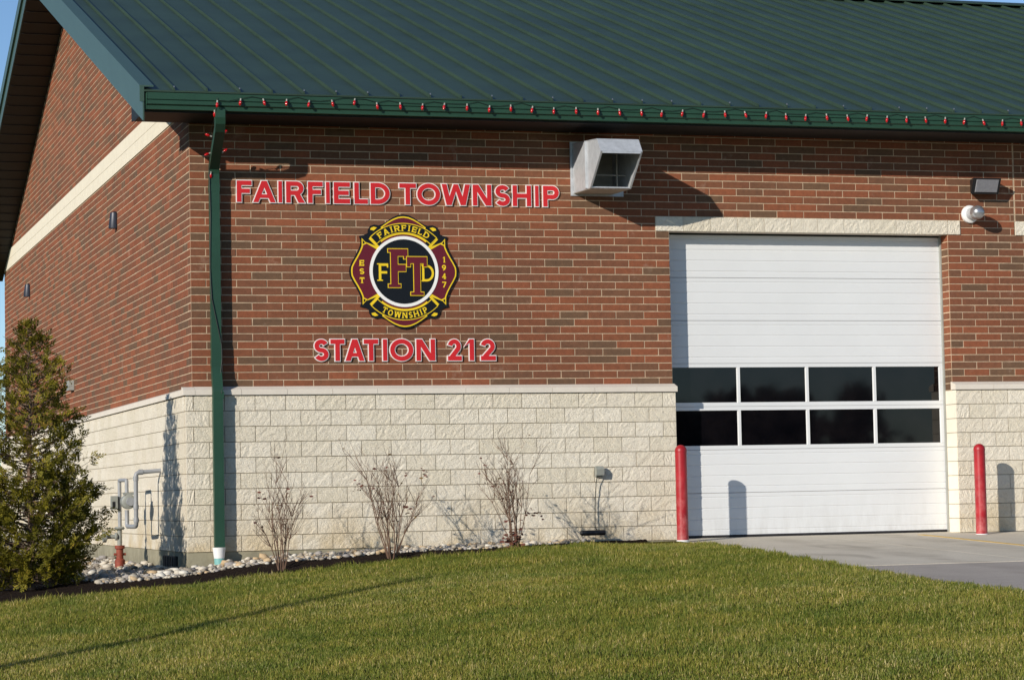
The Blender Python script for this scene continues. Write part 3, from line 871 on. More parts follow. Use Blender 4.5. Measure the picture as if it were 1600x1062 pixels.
fb(MB().add(q + q2, [(3, 2, 1, 0), (4, 5, 6, 7), (0, 1, 5, 4), (1, 2, 6, 5), (2, 3, 7, 6), (3, 0, 4, 7)]), 'lens', M['lamp_glass'], fl)
fb(MB().box(11.42, 11.62, -.025, .0, 4.90, 5.02), 'wall_bracket', M['black'], fl)
# round silver siren-like dome
dm = empty('wall_speaker', (11.32, 0, 4.56)); tag(dm, 'round silver dome fixture on a pale wall disc below the flood light', 'speaker')
fb(MB().lathe([(.0, -.002), (.128, -.002), (.132, -.02), (.125, -.045), (.10, -.062), (.0, -.062)], 28, 'y', (11.32, 0, 4.562)), 'wall_disc', M['white_pvc'], dm, True)
fb(MB().lathe([(.0, -.06), (.085, -.06), (.09, -.20), (.098, -.22), (.0, -.22)], 28, 'y', (11.32, 0, 4.562)), 'body', M['galv'], dm, True)
fb(MB().lathe([(.0, -.221), (.100, -.221), (.102, -.26), (.096, -.295), (.080, -.325), (.055, -.348), (.025, -.358), (.0, -.36)], 28, 'y', (11.32, 0, 4.562)), 'dome', M['silver'], dm, True)
# wall sconces on the gable wall
def sconce(y, z, label):
    s = empty('wall_sconce', (0, y, z)); tag(s, label, 'wall light', 'dark half-round lights on the gable wall')
    n = 12; prof = []
    def half(r, z_): return [(-r * math.sin(math.pi * i / n) - .012, r * .75 * -math.cos(math.pi * i / n), z_) for i in range(n + 1)]
    mb = MB(); lev = [half(.03, .145), half(.085, .12), half(.115, -.115), half(.112, -.125)]
    vs = [v for l in lev for v in l]; k = n + 1
    fs = [(i*k + j, i*k + j + 1, (i+1)*k + j + 1, (i+1)*k + j) for i in range(3) for j in range(n)]
    fs += [tuple(range(k)), tuple(3*k + j for j in range(k - 1, -1, -1))] + [(i*k, (i+1)*k, (i+1)*k + n, i*k + n) for i in range(3)]
    mb.add(vs, fs); mb.build('shade', M['bronze'], s, True)
    MB().box(-.011, .0, -.07, .07, -.10, .10).build('back_plate', M['black'], s)
sconce(6.64, 5.06, 'dark half-round wall light on the gable nearer the building corner')
sconce(18.9, 4.99, 'dark half-round wall light on the gable farther from the building corner')
# outlet box with cords, black bar on the stones
ob = empty('outlet_box', (5.53, -.12, .95)); tag(ob, 'small grey weatherproof outlet box on the cream block wall', 'outlet')
fb(MB().box(5.485, 5.585, -.155, -.115, .885, 1.015), 'back_box', M['box_grey'], ob)
fb(MB().prism([(-.156, .90), (-.215, .905), (-.225, .985), (-.19, 1.025), (-.156, 1.03)], 5.48, 5.59, 'x'), 'cover', M['meter_grey'], ob)
cd = MB(); cd.tube([(5.50, -.19, .90), (5.485, -.17, .80), (5.47, -.15, .5), (5.46, -.16, .2), (5.46, -.28, .15)], .006, 6)
tag(fb(cd, 'power_cord', M['wire'], ob, True), 'thin dark cord hanging from the outlet box')
bar = MB(); bar.tube([(5.19, -.34, .13), (5.20, -.34, .13), (5.21, -.34, .13), (5.53, -.34, .13), (5.54, -.34, .13)], [.024, .034, .038, .038, .030], 10)
tag(bar.build('black_bar', M['black'], None, True), 'short black bar lying on the stones below the outlet box', 'bar')
# junction box on gable wall behind the evergreen
jb = MB(); jb.box(-.09, -.002, 12.0, 12.4, 2.66, 2.83); tag(jb.build('junction_box', M['box_grey']), 'pale junction box on the brick gable behind the evergreen', 'electrical box')
# white and teal drain boot under the downspout
bt = empty('drain_boot', (.29, -.22, -.15)); tag(bt, 'white cup-like drain boot with teal foot under the green downspout', 'drain boot')
gz = -.155
fb(MB().lathe([(.0, .075), (.068, .075), (.085, .20), (.088, .215), (.078, .215), (.06, .10), (.0, .10)], 20, 'z', (.29, -.225, gz)), 'cup', M['white_pvc'], bt, True)
fb(MB().lathe([(.0, -.05), (.062, -.05), (.066, .074), (.0, .074)], 20, 'z', (.29, -.225, gz)), 'foot', M['teal_pvc'], bt, True)

# ------------------------------------------------------------------ gas meter set
gm = empty('gas_meter', (-.6, 1.95, -.2)); tag(gm, 'grey gas meter with looping pipes and rusty red riser at the gable foot', 'gas meter')
def arc_path(pts, r=.05, n=4):
    P = [Vector(p) for p in pts]; out = [P[0]]
    for i in range(1, len(P) - 1):
        a = (P[i-1] - P[i]).normalized(); b_ = (P[i+1] - P[i]).normalized(); rr = min(r, (P[i-1]-P[i]).length*.45, (P[i+1]-P[i]).length*.45)
        p, q = P[i] + a * rr, P[i] + b_ * rr
        for k in range(n + 1):
            t = k / n; out.append(p.lerp(P[i], t).lerp(P[i].lerp(q, t), t))
    out.append(P[-1]); return out
ym, yr = 2.55, 3.05                       # meter and riser stand farther back than the outlet pipe
fb(MB().tube(arc_path([(-.09, 1.95, 1.095), (-.45, 1.95, 1.07), (-.45, 1.95, .335), (-.487, ym, .332), (-.487, ym, .56)], .06), .030, 10), 'outlet_pipe', M['grey_pipe'], gm, True)
for z in (.99, .60, .42): fb(MB().lathe([(.0, -.03), (.038, -.03), (.038, .03), (.0, .03)], 12, 'z', (-.45, 1.95, z)), 'pipe_coupling', M['grey_pipe'], gm, True)
fb(MB().lathe([(.0, -.03), (.038, -.03), (.038, .03), (.0, .03)], 12, 'x', (-.38, 1.95, 1.076)), 'pipe_coupling', M['grey_pipe'], gm, True)
fb(MB().tube(arc_path([(-.487, ym, .78), (-.487, ym, .975), (-.515, yr, .978), (-.515, yr, .30)], .035), .026, 10), 'inlet_pipe', M['grey_pipe'], gm, True)
fb(MB().lathe([(.0, -.10), (.075, -.10), (.10, -.085), (.105, .0), (.10, .085), (.07, .10), (.0, .10)], 20, 'y', (-.472, ym - .02, .675)), 'meter_body', M['meter_grey'], gm, True)
fb(MB().box(-.535, -.400, ym - .10, ym + .06, .768, .80), 'meter_top', M['meter_grey'], gm)
fb(MB().lathe([(.0, -.03), (.058, -.03), (.062, .0), (.05, .012), (.0, .012)], 18, 'y', (-.457, ym - .135, .675)), 'dial', M['grey_pipe'], gm, True)
fb(MB().box(-.635, -.550, yr - .06, yr + .06, .57, .76), 'service_box', M['meter_grey'], gm)
fb(MB().box(-.625, -.585, yr - .064, yr - .0605, .60, .68), 'service_window', M['black'], gm)
fb(MB().lathe([(.0, -.02), (.06, -.02), (.075, .0), (.06, .02), (.0, .02)], 14, 'z', (-.52, yr, .305)), 'valve', M['meter_grey'], gm, True)
fb(MB().tube([(-.52, yr, .29), (-.52, yr, .06)], .033, 10), 'riser_pipe', M['meter_grey'], gm, True)
fb(MB().lathe([(.0, -.06), (.03, -.06), (.08, -.045), (.08, .0), (.03, .02), (.03, .12), (.055, .13), (.055, .15), (.0, .15)], 16, 'x', (-.71, yr, .19)), 'regulator', M['meter_grey'], gm, True)
fb(MB().tube([(-.64, yr, .19), (-.54, yr, .19)], .026, 8), 'regulator_pipe', M['grey_pipe'], gm, True)
fb(MB().lathe([(.0, -.28), (.072, -.28), (.072, -.14), (.050, -.12), (.050, .01), (.070, .02), (.070, .065), (.0, .065)], 14, 'z', (-.52, yr, 0)), 'riser_base', M['rust_red'], gm, True)
for sx in (-1, 1): fb(MB().lathe([(.0, -.02), (.018, -.02), (.018, .02), (.0, .02)], 8, 'x', (-.52 + sx * .064, yr, -.06)), 'bolt', M['rust_red'], gm)

# ------------------------------------------------------------------ bollards
def bollard(x, y, z0, z1, label):
    o = empty('bollard', (x, y, z0)); tag(o, label, 'bollard', 'red bollards guarding the garage door')
    h = z1 - z0; r = .080
    MB().lathe([(r, -.10), (r, h - .10)], 28, 'z').build('sleeve', M['red'], o, True)
    pr = [(r + .0015, h - .105), (r + .0025, h - .095)] + [((r + .0025) * math.cos(t), h - .085 + .082 * math.sin(t)) for t in np.linspace(.05, 1.53, 9)]
    MB().lathe(pr, 28, 'z').build('cap', M['red'], o, True)
    MB().lathe([(r + .006, -.02), (r + .008, .004), (r + .002, .012), (r + .001, -.02)], 28, 'z').build('base_ring', M['white_pvc'], o, True)
bollard(6.560, -.60, -.005, 1.296, 'red bollard at the left corner of the garage door')
bollard(11.050, -.60, -.025, 1.254, 'red bollard in front of the block pier right of the garage door')

# ------------------------------------------------------------------ lettering
def rect(x0, y0, x1, y1): return ('p', [(x0, y0), (x1, y0), (x1, y1), (x0, y1)])
def ell(cx, cy, rx, ry, a0, a1, n=18): return [(cx + rx * math.cos(math.radians(a0 + (a1 - a0) * i / n)), cy + ry * math.sin(math.radians(a0 + (a1 - a0) * i / n))) for i in range(n + 1)]
def glyph(ch, W, H, T, serif=0.0):
    g = []; d = T * 1.12
    if ch == 'I': g = [rect(W/2 - T/2, 0, W/2 + T/2, H)] if serif else [rect(0, 0, W, H)]
    elif ch == 'F': g = [rect(0, 0, T, H), rect(0, H - T, W, H), rect(0, H * .42, W * .88, H * .42 + T * .95)]
    elif ch == 'E': g = [rect(0, 0, T, H), rect(0, H - T, W, H), rect(0, H * .5 - T * .48, W * .92, H * .5 + T * .48), rect(0, 0, W, T)]
    elif ch == 'L': g = [rect(0, 0, T, H), rect(0, 0, W, T)]
    elif ch == 'H': g = [rect(0, 0, T, H), rect(W - T, 0, W, H), rect(0, H * .5 - T * .48, W, H * .5 + T * .48)]
    elif ch == 'T': g = [rect(0, H - T, W, H), rect(W/2 - T/2, 0, W/2 + T/2, H)]
    elif ch == 'N': g = [rect(0, 0, T, H), rect(W - T, 0, W, H), ('p', [(W - d * 1.15, 0), (W, 0), (d * 1.15, H), (0, H)])]
    elif ch == 'A': g = [('p', [(0, 0), (d, 0), (W/2 + d/2, H), (W/2 - d/2, H)]), ('p', [(W - d, 0), (W, 0), (W/2 + d/2, H), (W/2 - d/2, H)]), rect(W * .2, H * .2, W * .8, H * .2 + T * .8)]
    elif ch == 'W':
        q = W / 4
        g = [('p', [(q - d/2, 0), (q + d/2, 0), (d, H), (0, H)]), ('p', [(q - d/2, 0), (q + d/2, 0), (2*q + d*.45, H), (2*q - d*.45, H)]),
             ('p', [(3*q - d/2, 0), (3*q + d/2, 0), (2*q + d*.45, H), (2*q - d*.45, H)]), ('p', [(3*q - d/2, 0), (3*q + d/2, 0), (W, H), (W - d, H)])]
    elif ch == 'O': g = [('c', ell(W/2, H/2, W/2 - T/2, H/2 - T/2 + .012 * H, 0, 360, 40))]
    elif ch == 'D': g = [rect(0, 0, T, H), ('s', [(T * .5, H - T/2)] + ell(W * .38, H/2, W * .62 - T/2, H/2 - T/2, 90, -90, 22) + [(T * .5, T/2)])]
    elif ch in 'PR':
        yl = H * .36; cy = (H + yl) / 2; ry = (H - yl) / 2 - T/2
        g = [rect(0, 0, T, H), ('s', [(T * .5, H - T/2)] + ell(W - T/2 - ry * 1.02, cy, ry * 1.02, ry, 90, -90, 16) + [(T * .5, yl + T/2)])]
        if ch == 'R':
            g[1] = ('s', [(T * .5, H - T/2)] + ell(W * .93 - T/2 - ry * 1.02, cy, ry * 1.02, ry, 90, -90, 16) + [(T * .5, yl + T/2)])
            g.append(('p', [(W - d * 1.25, 0), (W, 0), (W * .42 + d, yl + T * .6), (W * .42 - d * .1, yl + T * .6)]))
    elif ch == 'S':
        r = (H - T) / 4; rx = W/2 - T/2
        g = [('s', ell(W/2, H - T/2 - r, rx * .95, r, 25, 255, 18) + ell(W/2, T/2 + r, rx, r, 75, -155, 18))]
    elif ch == '2':
        r = H * .28 - T * .25; g = [('s', ell(W * .47, H - T/2 - r, W * .47 - T/2, r, 170, -32, 16) + [(T * .85, T * .75)]), rect(0, 0, W, T)]
    elif ch == '1': g = [rect(W - T - W * .1, 0, W - W * .1, H), ('p', [(0, H * .66), (W * .9 - T, H * .84), (W * .9 - T * .5, H), (W * .9 - T, H)])]
    elif ch == '9': g = [('c', ell(W/2, H * .66, W/2 - T/2, H * .34 - T/2, 0, 360, 24)), ('s', ell(W * .18, H * .62, W * .82 - T/2, H * .62 - T/2, 10, -80, 12))]
    elif ch == '4': g = [rect(W * .55, 0, W * .55 + T, H), rect(0, H * .25, W, H * .25 + T * .8), ('p', [(0, H * .25), (T * .9, H * .25 + T * .5), (W * .55 + T, H), (W * .55, H)])]
    elif ch == '7': g = [rect(0, H - T, W, H), ('p', [(W * .2, 0), (W * .2 + d, 0), (W, H - T), (W - d, H - T)])]
    if serif:
        s = serif; t = T * .45
        feet = {'I': [(W/2, 0), (W/2, H)], 'F': [(T/2, 0), (T/2, H)], 'E': [(T/2, 0)], 'L': [(T/2, H)], 'H': [(T/2, 0), (T/2, H), (W - T/2, 0), (W - T/2, H)], 'T': [(W/2, 0)],
                'N': [(T/2, 0), (T/2, H), (W - T/2, H)], 'A': [(d/2, 0), (W - d/2, 0)], 'P': [(T/2, 0), (T/2, H)], 'R': [(T/2, 0), (T/2, H), (W - T/2, 0)], 'D': [(T/2, 0), (T/2, H)],
                'W': [(d/2, H), (W - d/2, H), (W/2, H)], '1': [(W * .9 - T/2, 0)], '4': [(W * .55 + T/2, 0)]}.get(ch, [])
        for x, y in feet: g.append(rect(x - T/2 - s, 0 if y == 0 else H - t, x + T/2 + s, t if y == 0 else H))
        if ch == 'T': g += [rect(0, H - T - s, t * 1.2, H), rect(W - t * 1.2, H - T - s, W, H)]
        if ch in 'FE': g += [rect(W - t * 1.2, H - T - s, W, H)]
        if ch in 'EL': g += [rect(W - t * 1.2, 0, W, T + s)]
    return g
def grow_poly(p, o):
    n = len(p); area = sum(p[i][0] * p[(i+1) % n][1] - p[(i+1) % n][0] * p[i][1] for i in range(n))
    if area < 0: p = p[::-1]
    out = []
    for i in range(n):
        a, b_, c = Vector(p[i-1]), Vector(p[i]), Vector(p[(i+1) % n])
        e1 = (b_ - a).normalized(); e2 = (c - b_).normalized()
        n1 = Vector((e1.y, -e1.x)); n2 = Vector((e2.y, -e2.x)); m = (n1 + n2)
        k = m.length_squared
        m = m * (2 / k) if k > .5 else m.normalized() * 2
        out.append(tuple(b_ + m * o))
    return out
def put_glyph(mb, g, T, fn, y0, y1, o=0.0, step=.0003):
    """extrude the glyph pieces between depths y0 (back) and y1 (front); fn maps 2-D to wall x,z"""
    for k, (kind, pts) in enumerate(g):
        yf = y1 - step * k
        if kind == 'p':
            p = grow_poly(pts, o) if o else pts
            mb.prism([fn(*q) for q in p], y0, yf, 'y')
        else:
            closed = kind == 'c'
            P = [Vector(q) for q in (pts[:-1] if closed else pts)]; n = len(P); L = []; R = []
            if o and not closed:
                P[0] = P[0] + (P[0] - P[1]).normalized() * o; P[-1] = P[-1] + (P[-1] - P[-2]).normalized() * o
            for i in range(n):
                a = P[i-1] if (i or closed) else P[0]; b_ = P[(i+1) % n] if (i < n-1 or closed) else P[-1]
                e = (b_ - a).normalized(); nn = Vector((-e.y, e.x)); h = T/2 + o
                L.append(P[i] + nn * h); R.append(P[i] - nn * h)
            vs = []
            for y in (y0, yf):
                for q in L + R:
                    x, z = fn(q.x, q.y); vs.append((x, y, z))
            fs = []; m = 2 * n
            for i in range(n if closed else n - 1):
                j = (i + 1) % n
                fs += [(i, j, n + j, n + i), (m + i, m + n + i, m + n + j, m + j), (i, m + i, m + j, j), (n + i, n + j, m + n + j, m + n + i)]
            if not closed: fs += [(0, n, m + n, m), (n - 1, m + n - 1, m + 2*n - 1, 2*n - 1)]
            mb.add(vs, fs)
def sign_line(name, label, chars, spans, base, top):
    root = empty(name, ((spans[0][0] + spans[-1][1]) / 2, 0, base)); tag(root, label, 'lettering')
    O = .011; T = .060
    for ch, (a, b_) in zip(chars, spans):
        a += O; b_ -= O; W = b_ - a; H = top - base - 2 * O
        g = glyph(ch, W, H, T)
        fn = lambda x, z, a=a: (a + x - root.location.x, base + O + z - root.location.z)
        mb = MB(); put_glyph(mb, g, T, fn, -.002, -.022, O)
        w = mb.build('letter', M['letter_white'], root)
        mb = MB(); put_glyph(mb, g, T, fn, -.021, -.0265)
        mb.build('letter_face', M['letter_red'], w)
FA = [(0.613, 0.831), (0.831, 1.151), (1.171, 1.240), (1.274, 1.547), (1.57, 1.791), (1.815, 1.886), (1.922, 2.162), (2.203, 2.406), (2.427, 2.709)]
TO = [(2.825, 3.075), (3.072, 3.410), (3.414, 3.832), (3.85, 4.133), (4.169, 4.395), (4.416, 4.698), (4.736, 4.807), (4.851, 5.097)]
ST = [(1.623, 1.836), (1.843, 2.055), (2.045, 2.324), (2.298, 2.516), (2.56, 2.638), (2.659, 2.997), (3.021, 3.302)]
N2 = [(3.459, 3.672), (3.693, 3.86), (3.921, 4.151)]
sign_line('wall_lettering', 'long upper line of red white-edged letters on the brick above the emblem', 'FAIRFIELDTOWNSHIP', FA + TO, 4.570, 4.875)
sign_line('wall_lettering', 'shorter lower line of red white-edged letters on the brick below the emblem', 'STATION212', ST + N2, 2.470, 2.778)

# ------------------------------------------------------------------ emblem
EC = (2.880, 3.675); ES = .745
emb = empty('emblem', (EC[0], 0, EC[1])); tag(emb, 'black, maroon and gold crest shaped like a rounded cross on the brick', 'emblem')
def efn(u, v): return (u * ES, v * ES)
def eplate(name, polys, mat, y0, y1):
    mb = MB()
    for p in polys: mb.prism([efn(*q) for q in p], y0, y1, 'y')
    return mb.build(name, mat, emb)
def mirror4(q): # q: from top (u=0) to right (v=0)
    a = q; b_ = [(u, -v) for u, v in q[::-1][1:]]; right = a + b_
    left = [(-u, v) for u, v in right[::-1][1:-1]]
    return right + left
outer_q = [(0, 1.035), (.10, 1.02), (.20, .975), (.30, .905), (.38, .855), (.46, .83), (.54, .845), (.61, .82), (.655, .75), (.66, .69), (.73, .655), (.82, .635), (.795, .56), (.80, .48), (.84, .38), (.90, .27), (.96, .17), (1.0, .08), (1.012, 0)]
def fan(poly):   # triangulate a star-shaped outline from its centre so that extrusion stays clean
    return [[(0, 0), poly[i], poly[(i + 1) % len(poly)]] for i in range(len(poly))]
def eplate_outline(name, poly, mat, y0, y1):
    n = len(poly); vs = []
    for y in (y0, y1):
        vs += [(efn(*q)[0], y, efn(*q)[1]) for q in poly] + [(0, y, 0)]
    fs = []
    for i in range(n):
        j = (i + 1) % n; fs += [(i, j, n), (n + 1 + j, n + 1 + i, 2*n + 1), (i, n + 1 + i, n + 1 + j, j)]
    return MB().add(vs, fs).build(name, mat, emb)
eplate_outline('back_plate', mirror4(outer_q), M['em_black'], -.004, -.022)
def ring(r0, r1, a0, a1, n=30):
    return [[(r0 * math.cos(t0), r0 * math.sin(t0)), (r1 * math.cos(t0), r1 * math.sin(t0)), (r1 * math.cos(t1), r1 * math.sin(t1)), (r0 * math.cos(t1), r0 * math.sin(t1))]
            for t0, t1 in zip(np.radians(np.linspace(a0, a1, n + 1))[:-1], np.radians(np.linspace(a0, a1, n + 1))[1:])]
def strip_solid(name, inner, outer, mat, y0, y1):
    """ribbon between two polylines of equal length"""
    n = len(inner); vs = []
    for y in (y0, y1):
        vs += [(efn(*q)[0], y, efn(*q)[1]) for q in inner] + [(efn(*q)[0], y, efn(*q)[1]) for q in outer]
    m = 2 * n; fs = []
    for i in range(n - 1):
        j = i + 1
        fs += [(i, j, n + j, n + i), (m + i, m + n + i, m + n + j, m + j), (i, m + i, m + j, j), (n + i, n + j, m + n + j, m + n + i)]
    fs += [(0, n, m + n, m), (n - 1, m + n - 1, m + 2*n - 1, 2*n - 1)]
    return MB().add(vs, fs).build(name, mat, emb)
def arc(r, a0, a1, n=24): return [(r * math.cos(t), r * math.sin(t)) for t in np.radians(np.linspace(a0, a1, n))]
def resample(p, n):
    p = np.array(p); d = np.r_[0, np.cumsum(np.hypot(*np.diff(p, axis=0).T))]; t = np.linspace(0, d[-1], n)
    return [(float(np.interp(q, d, p[:, 0])), float(np.interp(q, d, p[:, 1]))) for q in t]
N_ = 24
side_o = [(.765, .55), (.77, .47), (.81, .37), (.87, .26), (.93, .16), (.97, .08), (.98, 0)]
side_o = side_o + [(u, -v) for u, v in side_o[::-1][1:]]
side_m = [(.738, .53), (.748, .458), (.788, .358), (.848, .25), (.906, .154), (.945, .074), (.955, 0)]
side_m = side_m + [(u, -v) for u, v in side_m[::-1][1:]]
for s, nm in ((1, 'lobe'), (-1, 'lobe')):
    fl_ = lambda L: [(s * u, v) for u, v in L]
    strip_solid('lobe_edge', fl_(arc(.60, 45, -45, N_)), fl_(resample(side_o, N_)), M['em_gold'], -.021, -.0245)
    strip_solid('lobe', fl_(arc(.60, 39, -39, N_)), fl_(resample(side_m, N_)), M['em_maroon'], -.0235, -.0265)
    top_o = [(-.42, .80), (-.30, .885), (-.20, .945), (-.10, .985), (0, 1.0), (.10, .985), (.20, .945), (.30, .885), (.42, .80)]
    top_m = [(-.385, .80), (-.283, .872), (-.188, .926), (-.094, .962), (0, .975), (.094, .962), (.188, .926), (.283, .872), (.385, .80)]
    fv = lambda L: [(u, s * v) for u, v in L]
    strip_solid('lobe_edge', fv(arc(.80, 118, 62, N_)), fv(resample(top_o, N_)), M['em_gold'], -.021, -.0245)
    strip_solid('lobe', fv(arc(.82, 114, 66, N_)), fv(resample(top_m, N_)), M['em_maroon'], -.0235, -.0265)
    # ribbon with gold edge, inner maroon arc
    strip_solid('ribbon_arc', fv(arc(.61, 128, 52, N_)), fv(arc(.70, 128, 52, N_)), M['em_gold'], -.021, -.0250)
    strip_solid('ribbon_arc', fv(arc(.62, 128, 52, N_)), fv(arc(.672, 128, 52, N_)), M['em_maroon'], -.024, -.0268)
    strip_solid('ribbon_edge', fv(arc(.697, 135.6, 44.4, N_)), fv(arc(.878, 135.6, 44.4, N_)), M['em_gold'], -.0262, -.0285)
    strip_solid('ribbon', fv(arc(.712, 134.5, 45.5, N_)), fv(arc(.863, 134.5, 45.5, N_)), M['em_black'], -.028, -.0305)
    for sx in (-1, 1):
        f2 = lambda L: [(sx * u, s * v) for u, v in L]
        eplate('scroll', [f2([(.49, .79), (.55, .805), (.60, .785), (.615, .75), (.55, .735)])], M['em_gold'], -.021, -.0252)
        eplate('ribbon_tail', [f2([(.685, .50), (.775, .60), (.775, .46)]), ], M['em_gold'], -.0240, -.0270)
        eplate('ribbon_tail', [f2([(.715, .512), (.757, .563), (.757, .490)])], M['em_black'], -.0265, -.0282)
        eplate('ribbon_bar', [f2([(.43, .43), (.46, .40), (.645, .585), (.615, .615)])], M['em_gold'], -.0232, -.0256)
def eplate_ring(name, r0, r1, mat, y0, y1):
    n = 64; inner = arc(r0, 0, 360, n + 1); outer = arc(r1, 0, 360, n + 1)
    return strip_solid(name, inner, outer, mat, y0, y1)
eplate('centre_disc', [arc(.60, 0, 360, 65)[:-1]], M['em_black'], -.021, -.029)
eplate_ring('white_ring', .583, .640, M['em_white'], -.021, -.0315)
def emb_text(chars, place, H, Wf, T, mat, y0, y1, serif=.02, name='emblem_letter'):
    for i, ch in enumerate(chars):
        W = Wf(ch); g = glyph(ch, W, H, T, serif); fn = place(i, ch, W, H)
        mb = MB(); put_glyph(mb, g, T, lambda x, z: efn(*fn(x, z)), y0, y1, 0, .0002); mb.build(name, mat, emb)
wid = {'I': .045, 'W': .13, 'F': .075, 'E': .08, 'L': .075, 'T': .09, 'S': .07, 'P': .075}
def arc_place(text, R, up):
    ws = [wid.get(c, .095) for c in text]; gap = .032; tot = sum(ws) + gap * (len(ws) - 1)
    st = [-tot/2 + sum(ws[:i]) + gap * i for i in range(len(ws))]
    def place(i, ch, W, H):
        def fn(x, z):
            if up: t = math.pi/2 - (st[i] + x) / R; r = R + z
            else: t = -math.pi/2 + (st[i] + x) / R; r = R - z
            return (r * math.cos(t), r * math.sin(t))
        return fn
    return place
emb_text('FAIRFIELD', arc_place('FAIRFIELD', .733, True), .108, lambda c: wid.get(c, .095), .020, M['em_gold'], -.030, -.0335, .012)
emb_text('TOWNSHIP', arc_place('TOWNSHIP', .842, False), .108, lambda c: wid.get(c, .095), .020, M['em_gold'], -.030, -.0335, .012)
def vert_place(x, ys): return lambda i, ch, W, H: (lambda a, b_: (x - W/2 + a, ys[i] - H/2 + b_))
emb_text('EST', vert_place(-.78, [.15, 0, -.16]), .105, lambda c: .085, .022, M['em_gold'], -.026, -.0295, .012)
emb_text('1947', vert_place(.745, [.22, .075, -.08, -.23]), .105, lambda c: .05 if c == '1' else .075, .020, M['em_gold'], -.026, -.0295, .010)
def big(ch, u0, v0, W, H, T, serif, mat, edge, y):
    g = glyph(ch, W, H, T, serif)
    if edge:
        mb = MB(); put_glyph(mb, g, T, lambda x, z: efn(u0 + x, v0 + z), y, y - .003, .013, .0002); mb.build('initial_edge', M['em_gold'], emb)
        y -= .0032
    mb = MB(); put_glyph(mb, g, T, lambda x, z: efn(u0 + x, v0 + z), y, y - .003, 0, .0002); mb.build('initial', mat, emb)
big('F', -.47, -.17, .175, .315, .045, .03, M['em_gold'], False, -.028)
big('D', .335, -.175, .22, .30, .040, .02, M['em_gold'], False, -.028)
big('F', -.245, -.285, .31, .69, .125, .05, M['em_maroon'], True, -.0295)
big('T', .05, -.425, .37, .69, .115, .06, M['em_maroon'], True, -.0365)

# ------------------------------------------------------------------ string of red bulbs along the gutter
sl = empty('string_lights', (.2, -.98, 5.75)); tag(sl, 'string of small red bulbs clipped along the green gutter', 'string lights')
def sp(o): o.matrix_parent_inverse = Matrix.Translation(-sl.location); return o
bm_ = MB().lathe([(.0, -.052), (.006, -.050), (.0125, -.040), (.0155, -.026), (.0145, -.012), (.009, .0), (.0, .0)], 10, 'z').mesh('bulb', True); bm_.materials.append(M['bulb'])
sm_ = MB().lathe([(.0, .001), (.0085, .001), (.0085, .024), (.0, .024)], 8, 'z').mesh('socket', True); sm_.materials.append(M['box_grey'])
wp = []; rs = random.Random(21)
def put_bulb(p, rot, s=1.0):
    b_ = sp(link('bulb', bm_, sl)); b_.location = p; b_.rotation_euler = rot; b_.scale = (s, s, s)
    k = sp(link('socket', sm_, sl)); k.location = p; k.rotation_euler = rot; k.scale = (s, s, s)
x = .20; i = 0
while x < XEND - .3 and x < 14:
    z = 5.772 + rs.uniform(-.012, .012) + (.035 if i == 6 else 0) - (.03 if i in (0,) else 0)
    put_bulb((x, -.992, z), (rs.uniform(-.3, .1), rs.uniform(-.25, .25), 0), 1.25)
    wp += [(x, -.985, z + .030), (x + .15, -.982, z + .030 + (.03 if i % 2 else -.005))]
    x += .302 + rs.uniform(-.012, .012); i += 1
for p, r_ in (((.175, -.93, 5.60 + .02), (.2, 0, 0)), ((.165, -.62, 5.36), (0, 1.9, 0)), ((.345, -.62, 5.40), (0, -2.2, 0)), ((.205, -.32, 5.17), (0, 1.2, 0)), ((.40, -.32, 5.20), (0, -2.2, 0)), ((.262, -.14, 4.93), (.3, 0, 0))):
    put_bulb(p, r_, 1.25)
sp(MB().tube(wp, .0035, 5).build('wire', M['wire'], sl, True))
sp(MB().tube([(.2, -.985, 5.80), (.19, -.95, 5.62), (.17, -.62, 5.38), (.34, -.66, 5.36), (.33, -.36, 5.16), (.21, -.33, 5.14), (.235, -.145, 4.98)], .0035, 5).build('wire', M['wire'], sl, True))
cm = MB().prism([(-.012, -.010), (.006, -.010), (.010, .004), (-.004, .012)], -.006, .006, 'x').mesh('clip'); cm.materials.append(M['silver'])
for k in range(0, 34):
    if k % 2 == 0 or k % 5 == 0:
        c_ = sp(link('clip', cm, sl)); c_.location = (-.341 + PW * k, -.925 + .006, roof_z(-.92) + .048)

